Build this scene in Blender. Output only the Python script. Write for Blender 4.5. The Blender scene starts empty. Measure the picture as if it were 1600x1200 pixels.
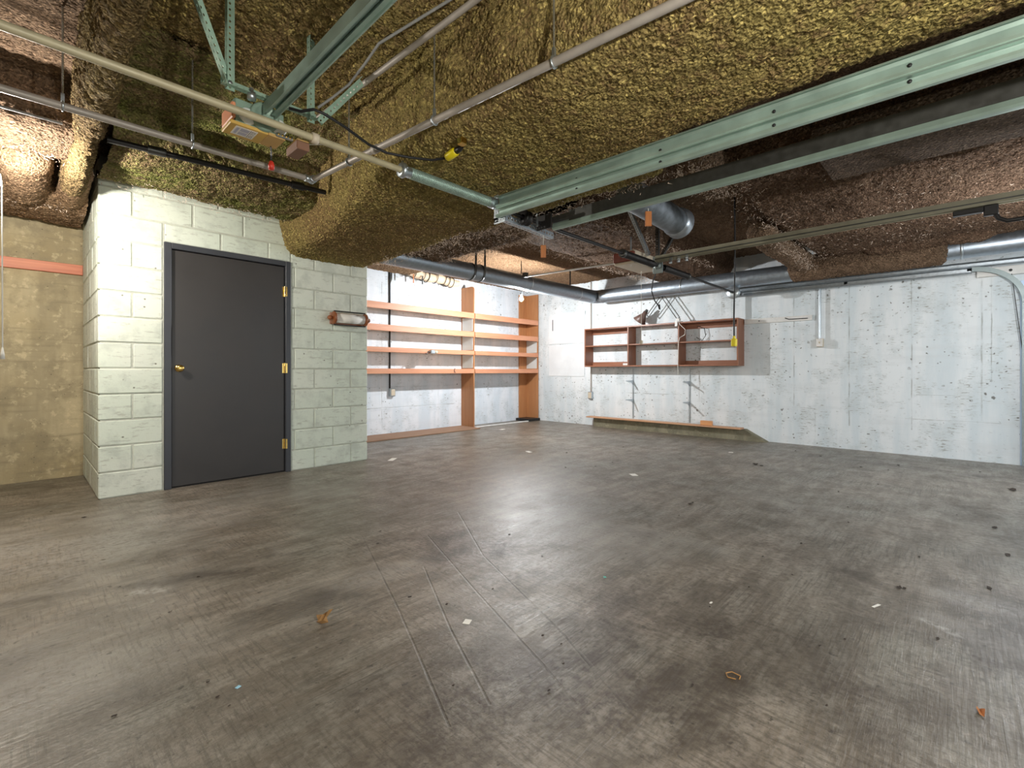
import bpy, math, random
import numpy as np
from mathutils import Vector
random.seed(7)
S = bpy.context.scene
COL = S.collection

# ------------------------------------------------------------ camera, world, exposure
F, HZ, YAW = 731.0, 580.0, math.radians(43.55)      # focal length (px), eye level, turn of the room
cY, sY = math.cos(YAW), math.sin(YAW)
cam = bpy.data.objects.new('camera', bpy.data.cameras.new('camera'))
COL.objects.link(cam)
cam.location = (0, 0, 1.0)
cam.rotation_euler = (math.pi/2, 0, -(math.pi/2 - YAW))
cam.data.sensor_width = 36.0
cam.data.lens = F/1600*36
cam.data.shift_y = -(600 - HZ)/1600
cam.data.clip_start = 0.02
S.camera = cam

W = bpy.data.worlds.new('daylight'); S.world = W; W.use_nodes = True
bgn = W.node_tree.nodes['Background']
bgn.inputs[0].default_value = (0.84, 0.93, 1.0, 1); bgn.inputs[1].default_value = 0.80

S.view_settings.view_transform = 'Standard'; S.view_settings.look = 'None'
S.view_settings.exposure = 0.85; S.view_settings.gamma = 1.0
S.view_settings.use_curve_mapping = False
S.cycles.max_bounces = 7; S.cycles.diffuse_bounces = 5; S.cycles.sample_clamp_indirect = 6
S.cycles.use_denoising = True

# lamps of the place, then two added unseen ones: (name, position, emission strength, colour)
BULBS = [
    ('corner', (5.19, 4.74, 2.085), 3350, (0.96, 0.985, 1.0)),
    ('left',   (-0.105, 3.99, 2.075), 1850, (1.0, 0.945, 0.85)),
    ('right',  (5.05, -0.58, 1.80), 1150, (0.97, 0.985, 1.0)),  # added unseen lamp that brightens the right wall and bay
    ('near',   (0.50, -0.62, 1.50), 2400, (1.0, 0.96, 0.87)),  # added unseen lamp that brightens the beam underside and the opener
]

def at(px, py, ax, v):
    """pixel of the 1600x1200 frame -> point on the plane ax = v"""
    a, b = (px-800)/F, (HZ-py)/F
    r = (a*sY+cY, -a*cY+sY, b); o = (0, 0, 1.0); i = 'xyz'.index(ax)
    t = (v-o[i])/r[i]
    return (o[0]+t*r[0], o[1]+t*r[1], o[2]+t*r[2])

# ------------------------------------------------------------ mesh collector
class MB:
    def __init__(s): s.v = []; s.f = []; s.sm = []
    def add(s, vs, fs, smooth=False):
        n = len(s.v); s.v += [tuple(p) for p in vs]
        s.f += [tuple(i+n for i in f) for f in fs]; s.sm += [smooth]*len(fs); return s
    def box(s, x0, x1, y0, y1, z0, z1, b=0.0):
        if b <= 0:
            vs = [(x, y, z) for x in (x0, x1) for y in (y0, y1) for z in (z0, z1)]
            return s.add(vs, [(0,1,3,2),(4,6,7,5),(0,4,5,1),(2,3,7,6),(0,2,6,4),(1,5,7,3)])
        b = min(b, (x1-x0)*.45, (y1-y0)*.45, (z1-z0)*.45)
        lo, hi = (x0,y0,z0), (x1,y1,z1); vs = []; idx = {}
        for sx in (0,1):
            for sy in (0,1):
                for sz in (0,1):
                    c = (sx,sy,sz)
                    for k in range(3):
                        p = [(hi[i]-b if c[i] else lo[i]+b) for i in range(3)]
                        p[k] = hi[k] if c[k] else lo[k]
                        idx[(c,k)] = len(vs); vs.append(tuple(p))
        fs = []
        for k in range(3):
            i, j = [(1,2),(0,2),(0,1)][k]
            for side in (0,1):
                q = []
                for (u, w) in ((0,0),(1,0),(1,1),(0,1)):
                    c = [0,0,0]; c[k] = side; c[i] = u; c[j] = w; q.append(idx[(tuple(c),k)])
                fs.append(tuple(q))
            for u in (0,1):
                for w in (0,1):
                    c0 = [0,0,0]; c0[i] = u; c0[j] = w; c1 = list(c0); c1[k] = 1
                    fs.append((idx[(tuple(c0),i)], idx[(tuple(c1),i)], idx[(tuple(c1),j)], idx[(tuple(c0),j)]))
        for sx in (0,1):
            for sy in (0,1):
                for sz in (0,1):
                    c = (sx,sy,sz); fs.append((idx[(c,0)], idx[(c,1)], idx[(c,2)]))
        return s.add(vs, fs)
    def tube(s, pts, r, n=10, cap=True):
        P = [Vector(p) for p in pts]; R = r if isinstance(r, (list, tuple)) else [r]*len(P)
        up = None; rings = []
        for i, p in enumerate(P):
            t = (P[min(i+1, len(P)-1)]-P[max(i-1, 0)]).normalized()
            if up is None:
                up = Vector((0,0,1)) if abs(t.z) < .9 else Vector((1,0,0))
            a = t.cross(up).normalized(); b = a.cross(t).normalized(); up = b
            rings.append([tuple(p + (a*math.cos(2*math.pi*k/n)+b*math.sin(2*math.pi*k/n))*R[i]) for k in range(n)])
        vs = [v for g in rings for v in g]; fs = []
        for i in range(len(P)-1):
            for k in range(n):
                k2 = (k+1) % n; fs.append((i*n+k, i*n+k2, (i+1)*n+k2, (i+1)*n+k))
        s.add(vs, fs, True)
        if cap:
            s.add(rings[0], [tuple(range(n-1, -1, -1))]); s.add(rings[-1], [tuple(range(n))])
        return s
    def lathe(s, base, axis, prof, n=20):
        """prof: (distance along axis, radius) pairs"""
        A = Vector(axis).normalized(); u = Vector((0,0,1)) if abs(A.z) < .9 else Vector((1,0,0))
        a = A.cross(u).normalized(); b = a.cross(A).normalized(); B = Vector(base)
        vs = []; fs = []
        for (h, r) in prof:
            for k in range(n):
                t = 2*math.pi*k/n
                vs.append(tuple(B+A*h+(a*math.cos(t)+b*math.sin(t))*max(r, 1e-5)))
        for i in range(len(prof)-1):
            for k in range(n):
                k2 = (k+1) % n; fs.append((i*n+k, i*n+k2, (i+1)*n+k2, (i+1)*n+k))
        return s.add(vs, fs, True)
    def prism(s, poly, ax, a0, a1):
        """poly of 2-D points in the plane across axis ax, pulled from a0 to a1"""
        def P(q, a):
            return {'x': (a, q[0], q[1]), 'y': (q[0], a, q[1]), 'z': (q[0], q[1], a)}[ax]
        n = len(poly)
        s.add([P(q, a0) for q in poly]+[P(q, a1) for q in poly],
              [tuple(range(n))[::-1], tuple(range(n, 2*n))] + [(k, (k+1) % n, n+(k+1) % n, n+k) for k in range(n)])
        return s
    def strip(s, line, th, ax, a0, a1):
        """thin bent sheet: 2-D polyline of thickness th pulled along axis ax"""
        L = [Vector(q) for q in line]; nn = []
        for i in range(len(L)):
            t = (L[min(i+1, len(L)-1)]-L[max(i-1, 0)]).normalized(); nn.append(Vector((-t.y, t.x)))
        return s.prism([tuple(q) for q in L]+[tuple(L[i]+nn[i]*th) for i in range(len(L)-1, -1, -1)], ax, a0, a1)
    def holed(s, p0, p1, wdir, w, th, hole=.0045, pitch=.025):
        """flat bar from p0 to p1 with a row of round holes (slotted angle)"""
        p0, p1 = Vector(p0), Vector(p1); T = (p1-p0); Ln = T.length; T.normalize()
        Wd = Vector(wdir); Wd = (Wd-T*Wd.dot(T)).normalized(); N = T.cross(Wd).normalized()
        m = max(1, int(Ln/pitch)); pt = Ln/m
        for k in range(m):
            o = p0+T*(pt*(k+.5))
            out = [(-pt/2,-w/2),(0,-w/2),(pt/2,-w/2),(pt/2,0),(pt/2,w/2),(0,w/2),(-pt/2,w/2),(-pt/2,0)]
            hl = [(hole*1.3*math.cos(a), hole*math.sin(a)) for a in [math.radians(225+45*j) for j in range(8)]]
            vs = []
            for sg in (-.5, .5):
                vs += [tuple(o+T*a+Wd*b+N*th*sg) for a, b in out] + [tuple(o+T*a+Wd*b+N*th*sg) for a, b in hl]
            fs = []
            for j in range(8):
                j2 = (j+1) % 8
                fs += [(j, j2, 8+j2, 8+j), (16+j, 24+j, 24+j2, 16+j2), (8+j, 8+j2, 24+j2, 24+j)]
            for j in (0, 1, 4, 5): fs.append((j, 16+j, 16+j+1, j+1))
            s.add(vs, fs)
        return s
    def angle(s, p0, p1, d1, d2, w=.032, th=.0025):
        """slotted angle iron: two holed legs meeting in the line p0-p1"""
        p0, p1 = Vector(p0), Vector(p1)
        T = (p1-p0).normalized()
        for d in (d1, d2):
            d = Vector(d); d = (d-T*d.dot(T)).normalized()
            s.holed(p0+d*w/2, p1+d*w/2, d, w, th)
        return s
    def mesh(s, name, o=(0,0,0)):
        me = bpy.data.meshes.new(name)
        me.from_pydata([(v[0]-o[0], v[1]-o[1], v[2]-o[2]) for v in s.v], [], s.f)
        me.polygons.foreach_set('use_smooth', s.sm); me.update(); return me

ORG = {}
def thing(name, label, cat, loc, group=None):
    o = bpy.data.objects.new(name, None); o.empty_display_size = .05
    COL.objects.link(o); o.location = loc; ORG[o.name] = tuple(loc)
    o['label'] = label; o['category'] = cat
    if group: o['group'] = group
    return o
def part(name, mb, mat, parent=None, label=None, kind=None):
    org = ORG[parent.name] if parent else (0,0,0)
    me = mb.mesh(name, org) if isinstance(mb, MB) else mb
    if mat: me.materials.append(mat)
    o = bpy.data.objects.new(name, me); COL.objects.link(o)
    if parent: o.parent = parent
    ORG[o.name] = org
    if label: o['label'] = label
    if kind: o['kind'] = kind
    return o
def solo(name, mb, mat, label, cat, group=None):
    v = np.array(mb.v); c = ((v[:,0].min()+v[:,0].max())/2, (v[:,1].min()+v[:,1].max())/2, v[:,2].min())
    me = mb.mesh(name, c); me.materials.append(mat)
    o = bpy.data.objects.new(name, me); COL.objects.link(o); o.location = c; ORG[o.name] = c
    o['label'] = label; o['category'] = cat
    if group: o['group'] = group
    return o
def struct(name, mb=None, mat=None):
    o = bpy.data.objects.new(name, mb.mesh(name) if isinstance(mb, MB) else mb); COL.objects.link(o)
    if mat: o.data.materials.append(mat)
    o['kind'] = 'structure'; ORG[o.name] = (0,0,0); return o

# ------------------------------------------------------------ materials
class NT:
    def __init__(s, name):
        s.m = bpy.data.materials.new(name); s.m.use_nodes = True
        s.t = s.m.node_tree; s.b = s.t.nodes['Principled BSDF']
    def n(s, typ, **kw):
        x = s.t.nodes.new(typ)
        for k, v in kw.items(): setattr(x, k, v)
        return x
    def set(s, node, i, v):
        if hasattr(v, 'is_output') or isinstance(v, bpy.types.NodeSocket): s.t.links.new(v, node.inputs[i])
        else: node.inputs[i].default_value = v
    def pos(s, scale=(1,1,1), rot=(0,0,0)):
        g = s.n('ShaderNodeNewGeometry'); mp = s.n('ShaderNodeMapping')
        s.t.links.new(g.outputs['Position'], mp.inputs[0])
        mp.inputs['Scale'].default_value = scale; mp.inputs['Rotation'].default_value = rot
        return mp.outputs[0]
    def obj(s, scale=(1,1,1), rot=(0,0,0)):
        g = s.n('ShaderNodeTexCoord'); mp = s.n('ShaderNodeMapping')
        s.t.links.new(g.outputs['Object'], mp.inputs[0])
        mp.inputs['Scale'].default_value = scale; mp.inputs['Rotation'].default_value = rot
        return mp.outputs[0]
    def noise(s, vec, scale, detail=4, rough=.55, dist=0.0):
        x = s.n('ShaderNodeTexNoise'); s.t.links.new(vec, x.inputs['Vector'])
        x.inputs['Scale'].default_value = scale; x.inputs['Detail'].default_value = detail
        x.inputs['Roughness'].default_value = rough; x.inputs['Distortion'].default_value = dist
        return x.outputs[0]
    def voro(s, vec, scale, out='Distance', feat='F1'):
        x = s.n('ShaderNodeTexVoronoi'); x.feature = feat; s.t.links.new(vec, x.inputs['Vector'])
        x.inputs['Scale'].default_value = scale; return x.outputs[out]
    def math(s, op, a, b=0.0, c=None):
        x = s.n('ShaderNodeMath'); x.operation = op; s.set(x, 0, a); s.set(x, 1, b)
        if c is not None: s.set(x, 2, c)
        return x.outputs[0]
    def ramp(s, fac, lo, hi, a=0.0, b=1.0):
        x = s.n('ShaderNodeMapRange'); s.set(x, 0, fac); s.set(x, 1, lo); s.set(x, 2, hi); s.set(x, 3, a); s.set(x, 4, b)
        return x.outputs[0]
    def mix(s, fac, a, b, mode='MIX'):
        x = s.n('ShaderNodeMix'); x.data_type = 'RGBA'; x.blend_type = mode
        s.set(x, 0, fac)
        for i, v in ((6, a), (7, b)):
            s.set(x, i, (*v, 1) if isinstance(v, tuple) and len(v) == 3 else v)
        return x.outputs[2]
    def bump(s, h, strength=.3, dist=.01, prev=None):
        x = s.n('ShaderNodeBump'); s.set(x, 'Height', h); x.inputs['Strength'].default_value = strength
        x.inputs['Distance'].default_value = dist
        if prev is not None: s.t.links.new(prev, x.inputs['Normal'])
        return x.outputs[0]
    def out(s, color=None, rough=None, metal=None, normal=None, spec=None):
        for k, v in (('Base Color', color), ('Roughness', rough), ('Metallic', metal), ('Normal', normal), ('Specular IOR Level', spec)):
            if v is None: continue
            if isinstance(v, tuple) and len(v) == 3: v = (*v, 1)
            s.set(s.b, k, v)
        return s.m
def sc(r, g, b):
    """sRGB bytes -> linear"""
    f = lambda c: (c/255/12.92) if c/255 <= .04045 else ((c/255+.055)/1.055)**2.4
    return (f(r), f(g), f(b))
def plain(name, col, rough=.5, metal=0.0, var=.12, scale=12, bump=0.0, stretch=(1,1,1), spec=.5):
    k = NT(name); v = k.obj(stretch)
    n1 = k.noise(v, scale, 5, .6)
    f = k.ramp(n1, .3, .7, 1-var, 1+var)
    c = k.n('ShaderNodeVectorMath'); c.operation = 'SCALE'; c.inputs[0].default_value = col
    k.t.links.new(f, c.inputs[3])
    nb = k.bump(k.noise(v, scale*8, 3), bump, .004) if bump else None
    return k.out(c.outputs[0], k.ramp(n1, .3, .7, max(.05, rough-.08), min(1, rough+.08)), metal, nb, spec)
def wood(name, c1, c2, axis='x', rough=.5, ring=22):
    k = NT(name)
    st = {'x': (1.2, 14, 14), 'y': (14, 1.2, 14), 'z': (14, 14, 1.2)}[axis]
    v = k.obj(st)
    n1 = k.noise(v, 1.6, 5, .6, .6); n2 = k.noise(v, ring, 2, .5)
    c = k.mix(k.ramp(n1, .35, .68), c1, c2)
    c = k.mix(k.ramp(n2, .45, .8, 0, .25), c, tuple(x*.6 for x in c1))
    return k.out(c, rough, 0.0, k.bump(n2, .12, .002))

def fluff_mat(name, c1, c2, c3, patch=1.4):
    k = NT(name); p = k.pos()
    big = k.noise(p, patch, 3, .5); mid = k.noise(p, 14, 4, .6); fine = k.noise(p, 120, 3, .7)
    cell = k.voro(p, 95, 'Color')
    sep = k.n('ShaderNodeSeparateColor'); k.t.links.new(cell, sep.inputs[0])
    c = k.mix(k.ramp(big, .38, .62), c1, c2)
    c = k.mix(k.ramp(mid, .48, .62, 0, .7), c, c3)
    c = k.mix(k.ramp(k.noise(p, 75, 3, .6), .48, .62, 0, .5), c, tuple(x*.45 for x in c1))
    c = k.mix(k.ramp(sep.outputs[0], .80, .97, 0, .6), c, tuple(min(1, x*2.2) for x in c1))
    c = k.mix(k.ramp(sep.outputs[1], .55, .98, 0, .7), c, tuple(x*.35 for x in c1))
    vd = k.voro(p, 75)
    nb = k.bump(k.math('ADD', k.math('MULTIPLY', vd, 1.2), k.math('MULTIPLY', fine, .8)), 1.0, .016)
    nb = k.bump(mid, .5, .03, nb)
    return k.out(c, .95, 0.0, nb, .1)

M = {}
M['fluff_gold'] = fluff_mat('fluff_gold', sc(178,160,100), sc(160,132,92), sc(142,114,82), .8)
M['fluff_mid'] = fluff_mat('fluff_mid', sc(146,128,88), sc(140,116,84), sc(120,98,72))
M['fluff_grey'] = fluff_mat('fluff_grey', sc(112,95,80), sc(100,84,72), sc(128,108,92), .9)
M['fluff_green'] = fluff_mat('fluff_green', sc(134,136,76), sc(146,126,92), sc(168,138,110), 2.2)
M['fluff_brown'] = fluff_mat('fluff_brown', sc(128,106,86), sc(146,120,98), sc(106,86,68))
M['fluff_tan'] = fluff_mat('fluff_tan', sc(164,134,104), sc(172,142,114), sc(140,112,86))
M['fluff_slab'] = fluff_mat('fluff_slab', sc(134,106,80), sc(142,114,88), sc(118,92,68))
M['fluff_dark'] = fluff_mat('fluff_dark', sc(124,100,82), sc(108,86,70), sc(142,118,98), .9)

M['galv'] = plain('galvanised_steel', sc(188,196,202), .36, .9, .10, 40, .05)
M['galv_old'] = plain('stained_galvanised', sc(128,134,140), .55, .75, .35, 14, .15)
M['jamb'] = plain('pale_blue_jamb_paint', sc(196,216,240), .6, 0, .06, 4)  # blue stands in for daylight on the wall edge
M['darkgalv'] = plain('weathered_track_steel', sc(136,146,146), .5, .6, .15, 20)
M['galv_duct'] = plain('galvanised_duct', sc(164,174,184), .40, .85, .12, 30, .06)
M['galv_green'] = plain('zinc_plated_steel', sc(164,186,176), .42, .55, .12, 9, .03)
M['paint_green'] = plain('pale_green_angle', sc(150,178,160), .5, .35, .12, 20)
M['bar_tan'] = plain('tan_painted_bar', sc(176,166,136), .5, .1, .14, 10)
M['pipe_grey'] = plain('grey_steel_pipe', sc(166,158,150), .5, .2, .12, 10)
M['railgrey'] = plain('dull_rail_steel', sc(140,136,118), .5, .3, .12, 14)
M['black'] = plain('black_steel', sc(40,38,38), .45, .3, .2, 20)
M['rubber'] = plain('black_rubber', sc(24,24,26), .55, 0, .1, 20)
M['darksteel'] = plain('dark_oiled_steel', sc(84,84,82), .42, .7, .15, 25)
M['greywire'] = plain('grey_cable', sc(140,140,138), .5, 0, .1, 20)
M['whitecord'] = plain('white_cord', sc(224,222,214), .5, 0, .05, 20)
M['chrome'] = plain('bright_rod', sc(205,210,212), .25, .9, .05, 20)
M['yellow'] = plain('yellow_plastic', sc(226,206,30), .4, 0, .06, 20)
M['orange'] = plain('orange_plastic', sc(226,150,110), .5, 0, .08, 12)
M['tan'] = plain('tan_cover', sc(206,168,88), .5, 0, .08, 8)
M['tan2'] = plain('tan_cover_plain', sc(196,160,100), .55, 0, .08, 8)
M['brownbox'] = plain('brown_box', sc(128,92,72), .55, 0, .08, 12)
M['plate_green'] = plain('grey_green_plate', sc(140,164,148), .5, .2, .1, 12)
M['white_lens'] = plain('white_lens', sc(232,236,232), .4, 0, .03, 12)
M['red'] = plain('red_handle', sc(196,52,34), .45, 0, .08, 12)
M['white'] = plain('white_painted_board', sc(222,220,216), .6, 0, .08, 14, .1)
M['paper'] = plain('paper', sc(232,228,220), .8, 0, .04, 20)
M['ink'] = plain('label_ink', sc(58,60,84), .7, 0, .05, 20)
M['inkpale'] = plain('pale_label_ink', sc(158,160,190), .7, 0, .1, 30)
M['beige'] = plain('beige_housing', sc(206,192,170), .5, 0, .06, 12)
M['redbrown'] = plain('red_brown_housing', sc(120,58,44), .5, 0, .08, 12)
M['tagwood'] = wood('tag_wood', sc(196,122,62), sc(170,100,50), 'z')
M['fir'] = wood('fir_shelf', sc(214,152,118), sc(198,134,100), 'x')
M['shelftop'] = wood('pale_shelf_board', sc(226,196,168), sc(214,182,152), 'x')
M['ply'] = wood('plywood_panel', sc(186,130,84), sc(172,116,74), 'z')
M['ply_floor'] = wood('plywood_base', sc(158,124,98), sc(142,110,88), 'x', .7)
M['stained'] = wood('red_stained_wood', sc(154,102,76), sc(134,86,62), 'y', .4)
M['stained_v'] = wood('red_stained_upright', sc(148,97,71), sc(128,81,58), 'z', .4)
M['ledgewood'] = wood('ledge_board', sc(206,160,124), sc(190,142,106), 'y')
M['redboard'] = wood('orange_rail_board', sc(214,134,98), sc(190,108,78), 'x')
M['reelwood'] = wood('varnished_pine', sc(150,88,48), sc(122,66,36), 'x', .35)
M['hatch'] = plain('white_hatch_paint', sc(226,229,231), .7, 0, .05, 4, .05)
M['shade'] = plain('brown_lamp_enamel', sc(104,80,72), .4, 0, .08, 12)
M['facing'] = plain('white_painted_ply', sc(206,208,206), .6, 0, .05, 6, .05)
M['doorpaint'] = plain('charcoal_door_paint', sc(58,55,54), .42, 0, .10, 3, .06, (1,1,1), .45)
M['framepaint'] = plain('blue_charcoal_frame_paint', sc(60,62,68), .45, 0, .08, 6, .03)
M['brass'] = plain('brass', sc(226,190,110), .22, 1.0, .05, 10)
M['leaf'] = plain('dry_leaf', sc(150,112,66), .8, 0, .25, 30, .3)
M['scrap'] = plain('dark_leaf_scrap', sc(58,48,40), .9, 0, .3, 40)
M['blue'] = plain('pale_blue_scrap', sc(150,196,216), .6, 0, .1, 30)
M['teal'] = plain('teal_scrap', sc(96,176,160), .6, 0, .1, 30)
M['rust'] = plain('rusty_scrap', sc(170,110,64), .8, 0, .2, 30)
M['flex'] = plain('flex_insulation', sc(226,202,172), .7, 0, .12, 14, .2)
M['foil'] = plain('foil_wrap', sc(180,188,196), .35, .7, .15, 20, .2)
M['woodblock'] = wood('pine_offcut', sc(226,164,110), sc(208,146,96), 'y')

def emit(name, col, st):
    k = NT(name)
    k.b.inputs['Base Color'].default_value = (*col, 1)
    k.b.inputs['Emission Color'].default_value = (*col, 1); k.b.inputs['Emission Strength'].default_value = st
    return k.m

# painted concrete (right and back walls)
def wall_paint(name, axis, base, seams, zseams, spall=1.0):
    k = NT(name); p = k.pos()
    sep = k.n('ShaderNodeSeparateXYZ'); g = k.n('ShaderNodeNewGeometry'); k.t.links.new(g.outputs['Position'], sep.inputs[0])
    u = sep.outputs['XY'.index(axis.upper())]; z = sep.outputs[2]
    st = k.pos((3, 3, .45)); sm = k.noise(st, 1.5, 4, .6)
    wide = k.pos((.5, .5, 4)); lay = k.noise(wide, 2.2, 4, .6)
    mott = k.noise(p, 3.5, 6, .65)
    c = k.mix(k.ramp(sm, .42, .62, 0, .75), base, tuple(b*f for b, f in zip(base, (.80, .86, .89))))
    c = k.mix(k.ramp(mott, .50, .64, 0, .5), c, tuple(b*f for b, f in zip(base, (.70, .74, .74))))
    c = k.mix(k.ramp(lay, .52, .66, 0, .35), c, tuple(b*.82 for b in base))
    # scraped streaks and pock marks
    scr = k.noise(k.pos((1.5, 1.5, 9)), 9, 5, .7)
    c = k.mix(k.math('MULTIPLY', k.ramp(scr, .57, .64), k.ramp(mott, .47, .58)), c, sc(150,150,142))
    hole = None
    nd = k.n('ShaderNodeTexNoise'); k.t.links.new(p, nd.inputs['Vector']); nd.inputs['Scale'].default_value = 40
    vm = k.n('ShaderNodeVectorMath'); vm.operation = 'MULTIPLY_ADD'; k.t.links.new(nd.outputs['Color'], vm.inputs[0]); vm.inputs[1].default_value = (.03,)*3; k.t.links.new(p, vm.inputs[2])
    pd = vm.outputs[0]
    for s_, th in ((5, .075), (9, .10), (17, .13)):
        pv = k.voro(pd, s_); pc = k.voro(pd, s_, 'Color')
        spc = k.n('ShaderNodeSeparateColor'); k.t.links.new(pc, spc.inputs[0])
        m1 = k.ramp(pv, th*.8, th*1.35, 1, 0); m2 = k.ramp(spc.outputs[0], .70-.22*spall, .74-.22*spall)
        zone = k.ramp(k.noise(k.pos((1.2, 1.2, 2.2)), 1.1, 3), .47, .56, .12, 1)
        m1 = k.math('MULTIPLY', k.math('MULTIPLY', m1, m2), zone)
        hole = m1 if hole is None else k.math('MAXIMUM', hole, m1)
    c = k.mix(k.math('MULTIPLY', hole, .85), c, sc(96,92,84))
    line = None
    for (u0, z0, z1, w) in seams:
        d = k.math('ABSOLUTE', k.math('SUBTRACT', u, k.math('ADD', u0, k.math('MULTIPLY', k.math('SUBTRACT', mott, .5), .02))))
        m = k.ramp(d, w*.5, w*1.6, 1, 0)
        m = k.math('MULTIPLY', m, k.math('MULTIPLY', k.math('GREATER_THAN', z, z0), k.math('LESS_THAN', z, z1)))
        line = m if line is None else k.math('MAXIMUM', line, m)
    for (z0, u0, u1, w) in zseams:
        d = k.math('ABSOLUTE', k.math('SUBTRACT', z, z0)); m = k.ramp(d, w*.5, w*1.6, 1, 0)
        m = k.math('MULTIPLY', m, k.math('MULTIPLY', k.math('GREATER_THAN', u, u0), k.math('LESS_THAN', u, u1)))
        line = m if line is None else k.math('MAXIMUM', line, m)
    brk = k.ramp(k.noise(p, 5, 4), .45, .62, .05, .6)
    c = k.mix(k.math('MULTIPLY', line, brk), c, sc(138,138,132))
    h = k.math('SUBTRACT', k.math('MULTIPLY', mott, .5), k.math('MULTIPLY', hole, 1.0))
    h = k.math('SUBTRACT', h, k.math('MULTIPLY', line, .5))
    nb = k.bump(h, .55, .006); nb = k.bump(k.noise(p, 60, 4), .12, .003, nb)
    return k.out(c, .72, 0.0, nb, .3)
M['wall_r'] = wall_paint('painted_concrete_right', 'y', sc(226,230,232),
    [(1.62,.35,2.0,.005),(1.00,.3,2.25,.006),(.39,.3,2.2,.005),(-.20,.45,2.2,.006),(-.275,.9,2.2,.004),(1.37,.0,.45,.003),(2.92,.28,1.0,.003)],
    [(.62,3.2,4.3,.006),(.43,-.35,.45,.004),(.50,1.4,1.65,.003),(.72,-.1,.35,.003)])
M['wall_b'] = wall_paint('painted_concrete_back', 'x', sc(228,232,238),
    [(3.9,.1,2.4,.004),(5.0,.1,2.4,.004),(6.3,.1,2.4,.004)], [(.42,2.8,5.4,.006),(.75,2.8,5.4,.003),(1.62,2.8,7,.003)], .4)

# raw concrete (left wall, ledge)
def raw_concrete(name, base, dark, rough=.85):
    k = NT(name); p = k.pos(); st = k.noise(k.pos((2.5, 2.5, .35)), 1.6, 4, .6)
    mott = k.noise(p, 6, 7, .68); big = k.noise(p, 1.3, 3); ln = k.noise(k.pos((.8, .8, 11)), 2.6, 5, .65)
    c = k.mix(k.ramp(st, .42, .6, 0, .8), base, tuple(b*.66 for b in base))
    c = k.mix(k.ramp(big, .45, .68, 0, .6), c, dark)
    c = k.mix(k.ramp(mott, .47, .62, 0, .7), c, tuple(b*.55 for b in base))
    c = k.mix(k.ramp(ln, .55, .66, 0, .5), c, tuple(b*.5 for b in base))
    c = k.mix(k.ramp(k.noise(p, 17, 5, .7),   .56, .64, 0, .45), c, tuple(min(1, b*1.35) for b in base))
    pv = k.voro(p, 26); hole = k.math('MULTIPLY', k.ramp(pv, .08, .13, 1, 0), k.ramp(mott, .5, .56))
    c = k.mix(k.math('MULTIPLY', hole, .8), c, tuple(b*.3 for b in base))
    nb = k.bump(k.math('SUBTRACT', mott, hole), .6, .008)
    return k.out(c, rough, 0.0, nb, .25)
M['raw'] = raw_concrete('raw_concrete', sc(190,176,144), sc(160,142,104))
M['raw_ledge'] = raw_concrete('raw_ledge_concrete', sc(146,140,118), sc(112,106,84))

# painted block
def block_paint():
    k = NT('painted_block'); p = k.pos(); mott = k.noise(p, 5, 6, .65); big = k.noise(p, 1.0, 2)
    base = sc(222,226,214)
    c = k.mix(k.ramp(big, .42, .6), base, sc(214,222,208))
    c = k.mix(k.ramp(mott, .49, .64, 0, .5), c, sc(178,184,174))
    c = k.mix(k.ramp(k.noise(k.pos((2, 2, 8)), 5, 5, .7), .56, .66, 0, .5), c, sc(160,160,148))
    pv = k.voro(p, 14); pc = k.n('ShaderNodeSeparateColor'); k.t.links.new(k.voro(p, 14, 'Color'), pc.inputs[0])
    hole = k.math('MULTIPLY', k.ramp(pv, .06, .12, 1, 0), k.ramp(pc.outputs[0], .82, .86))
    c = k.mix(k.math('MULTIPLY', hole, .8), c, sc(110,104,92))
    nb = k.bump(k.math('SUBTRACT', mott, hole), .55, .007); nb = k.bump(k.noise(p, 90, 3), .2, .003, nb)
    return k.out(c, .7, 0.0, nb, .3)
M['block'] = block_paint()
M['joint'] = plain('painted_mortar', sc(190,192,180), .85, 0, .15, 20, .2)

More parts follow.
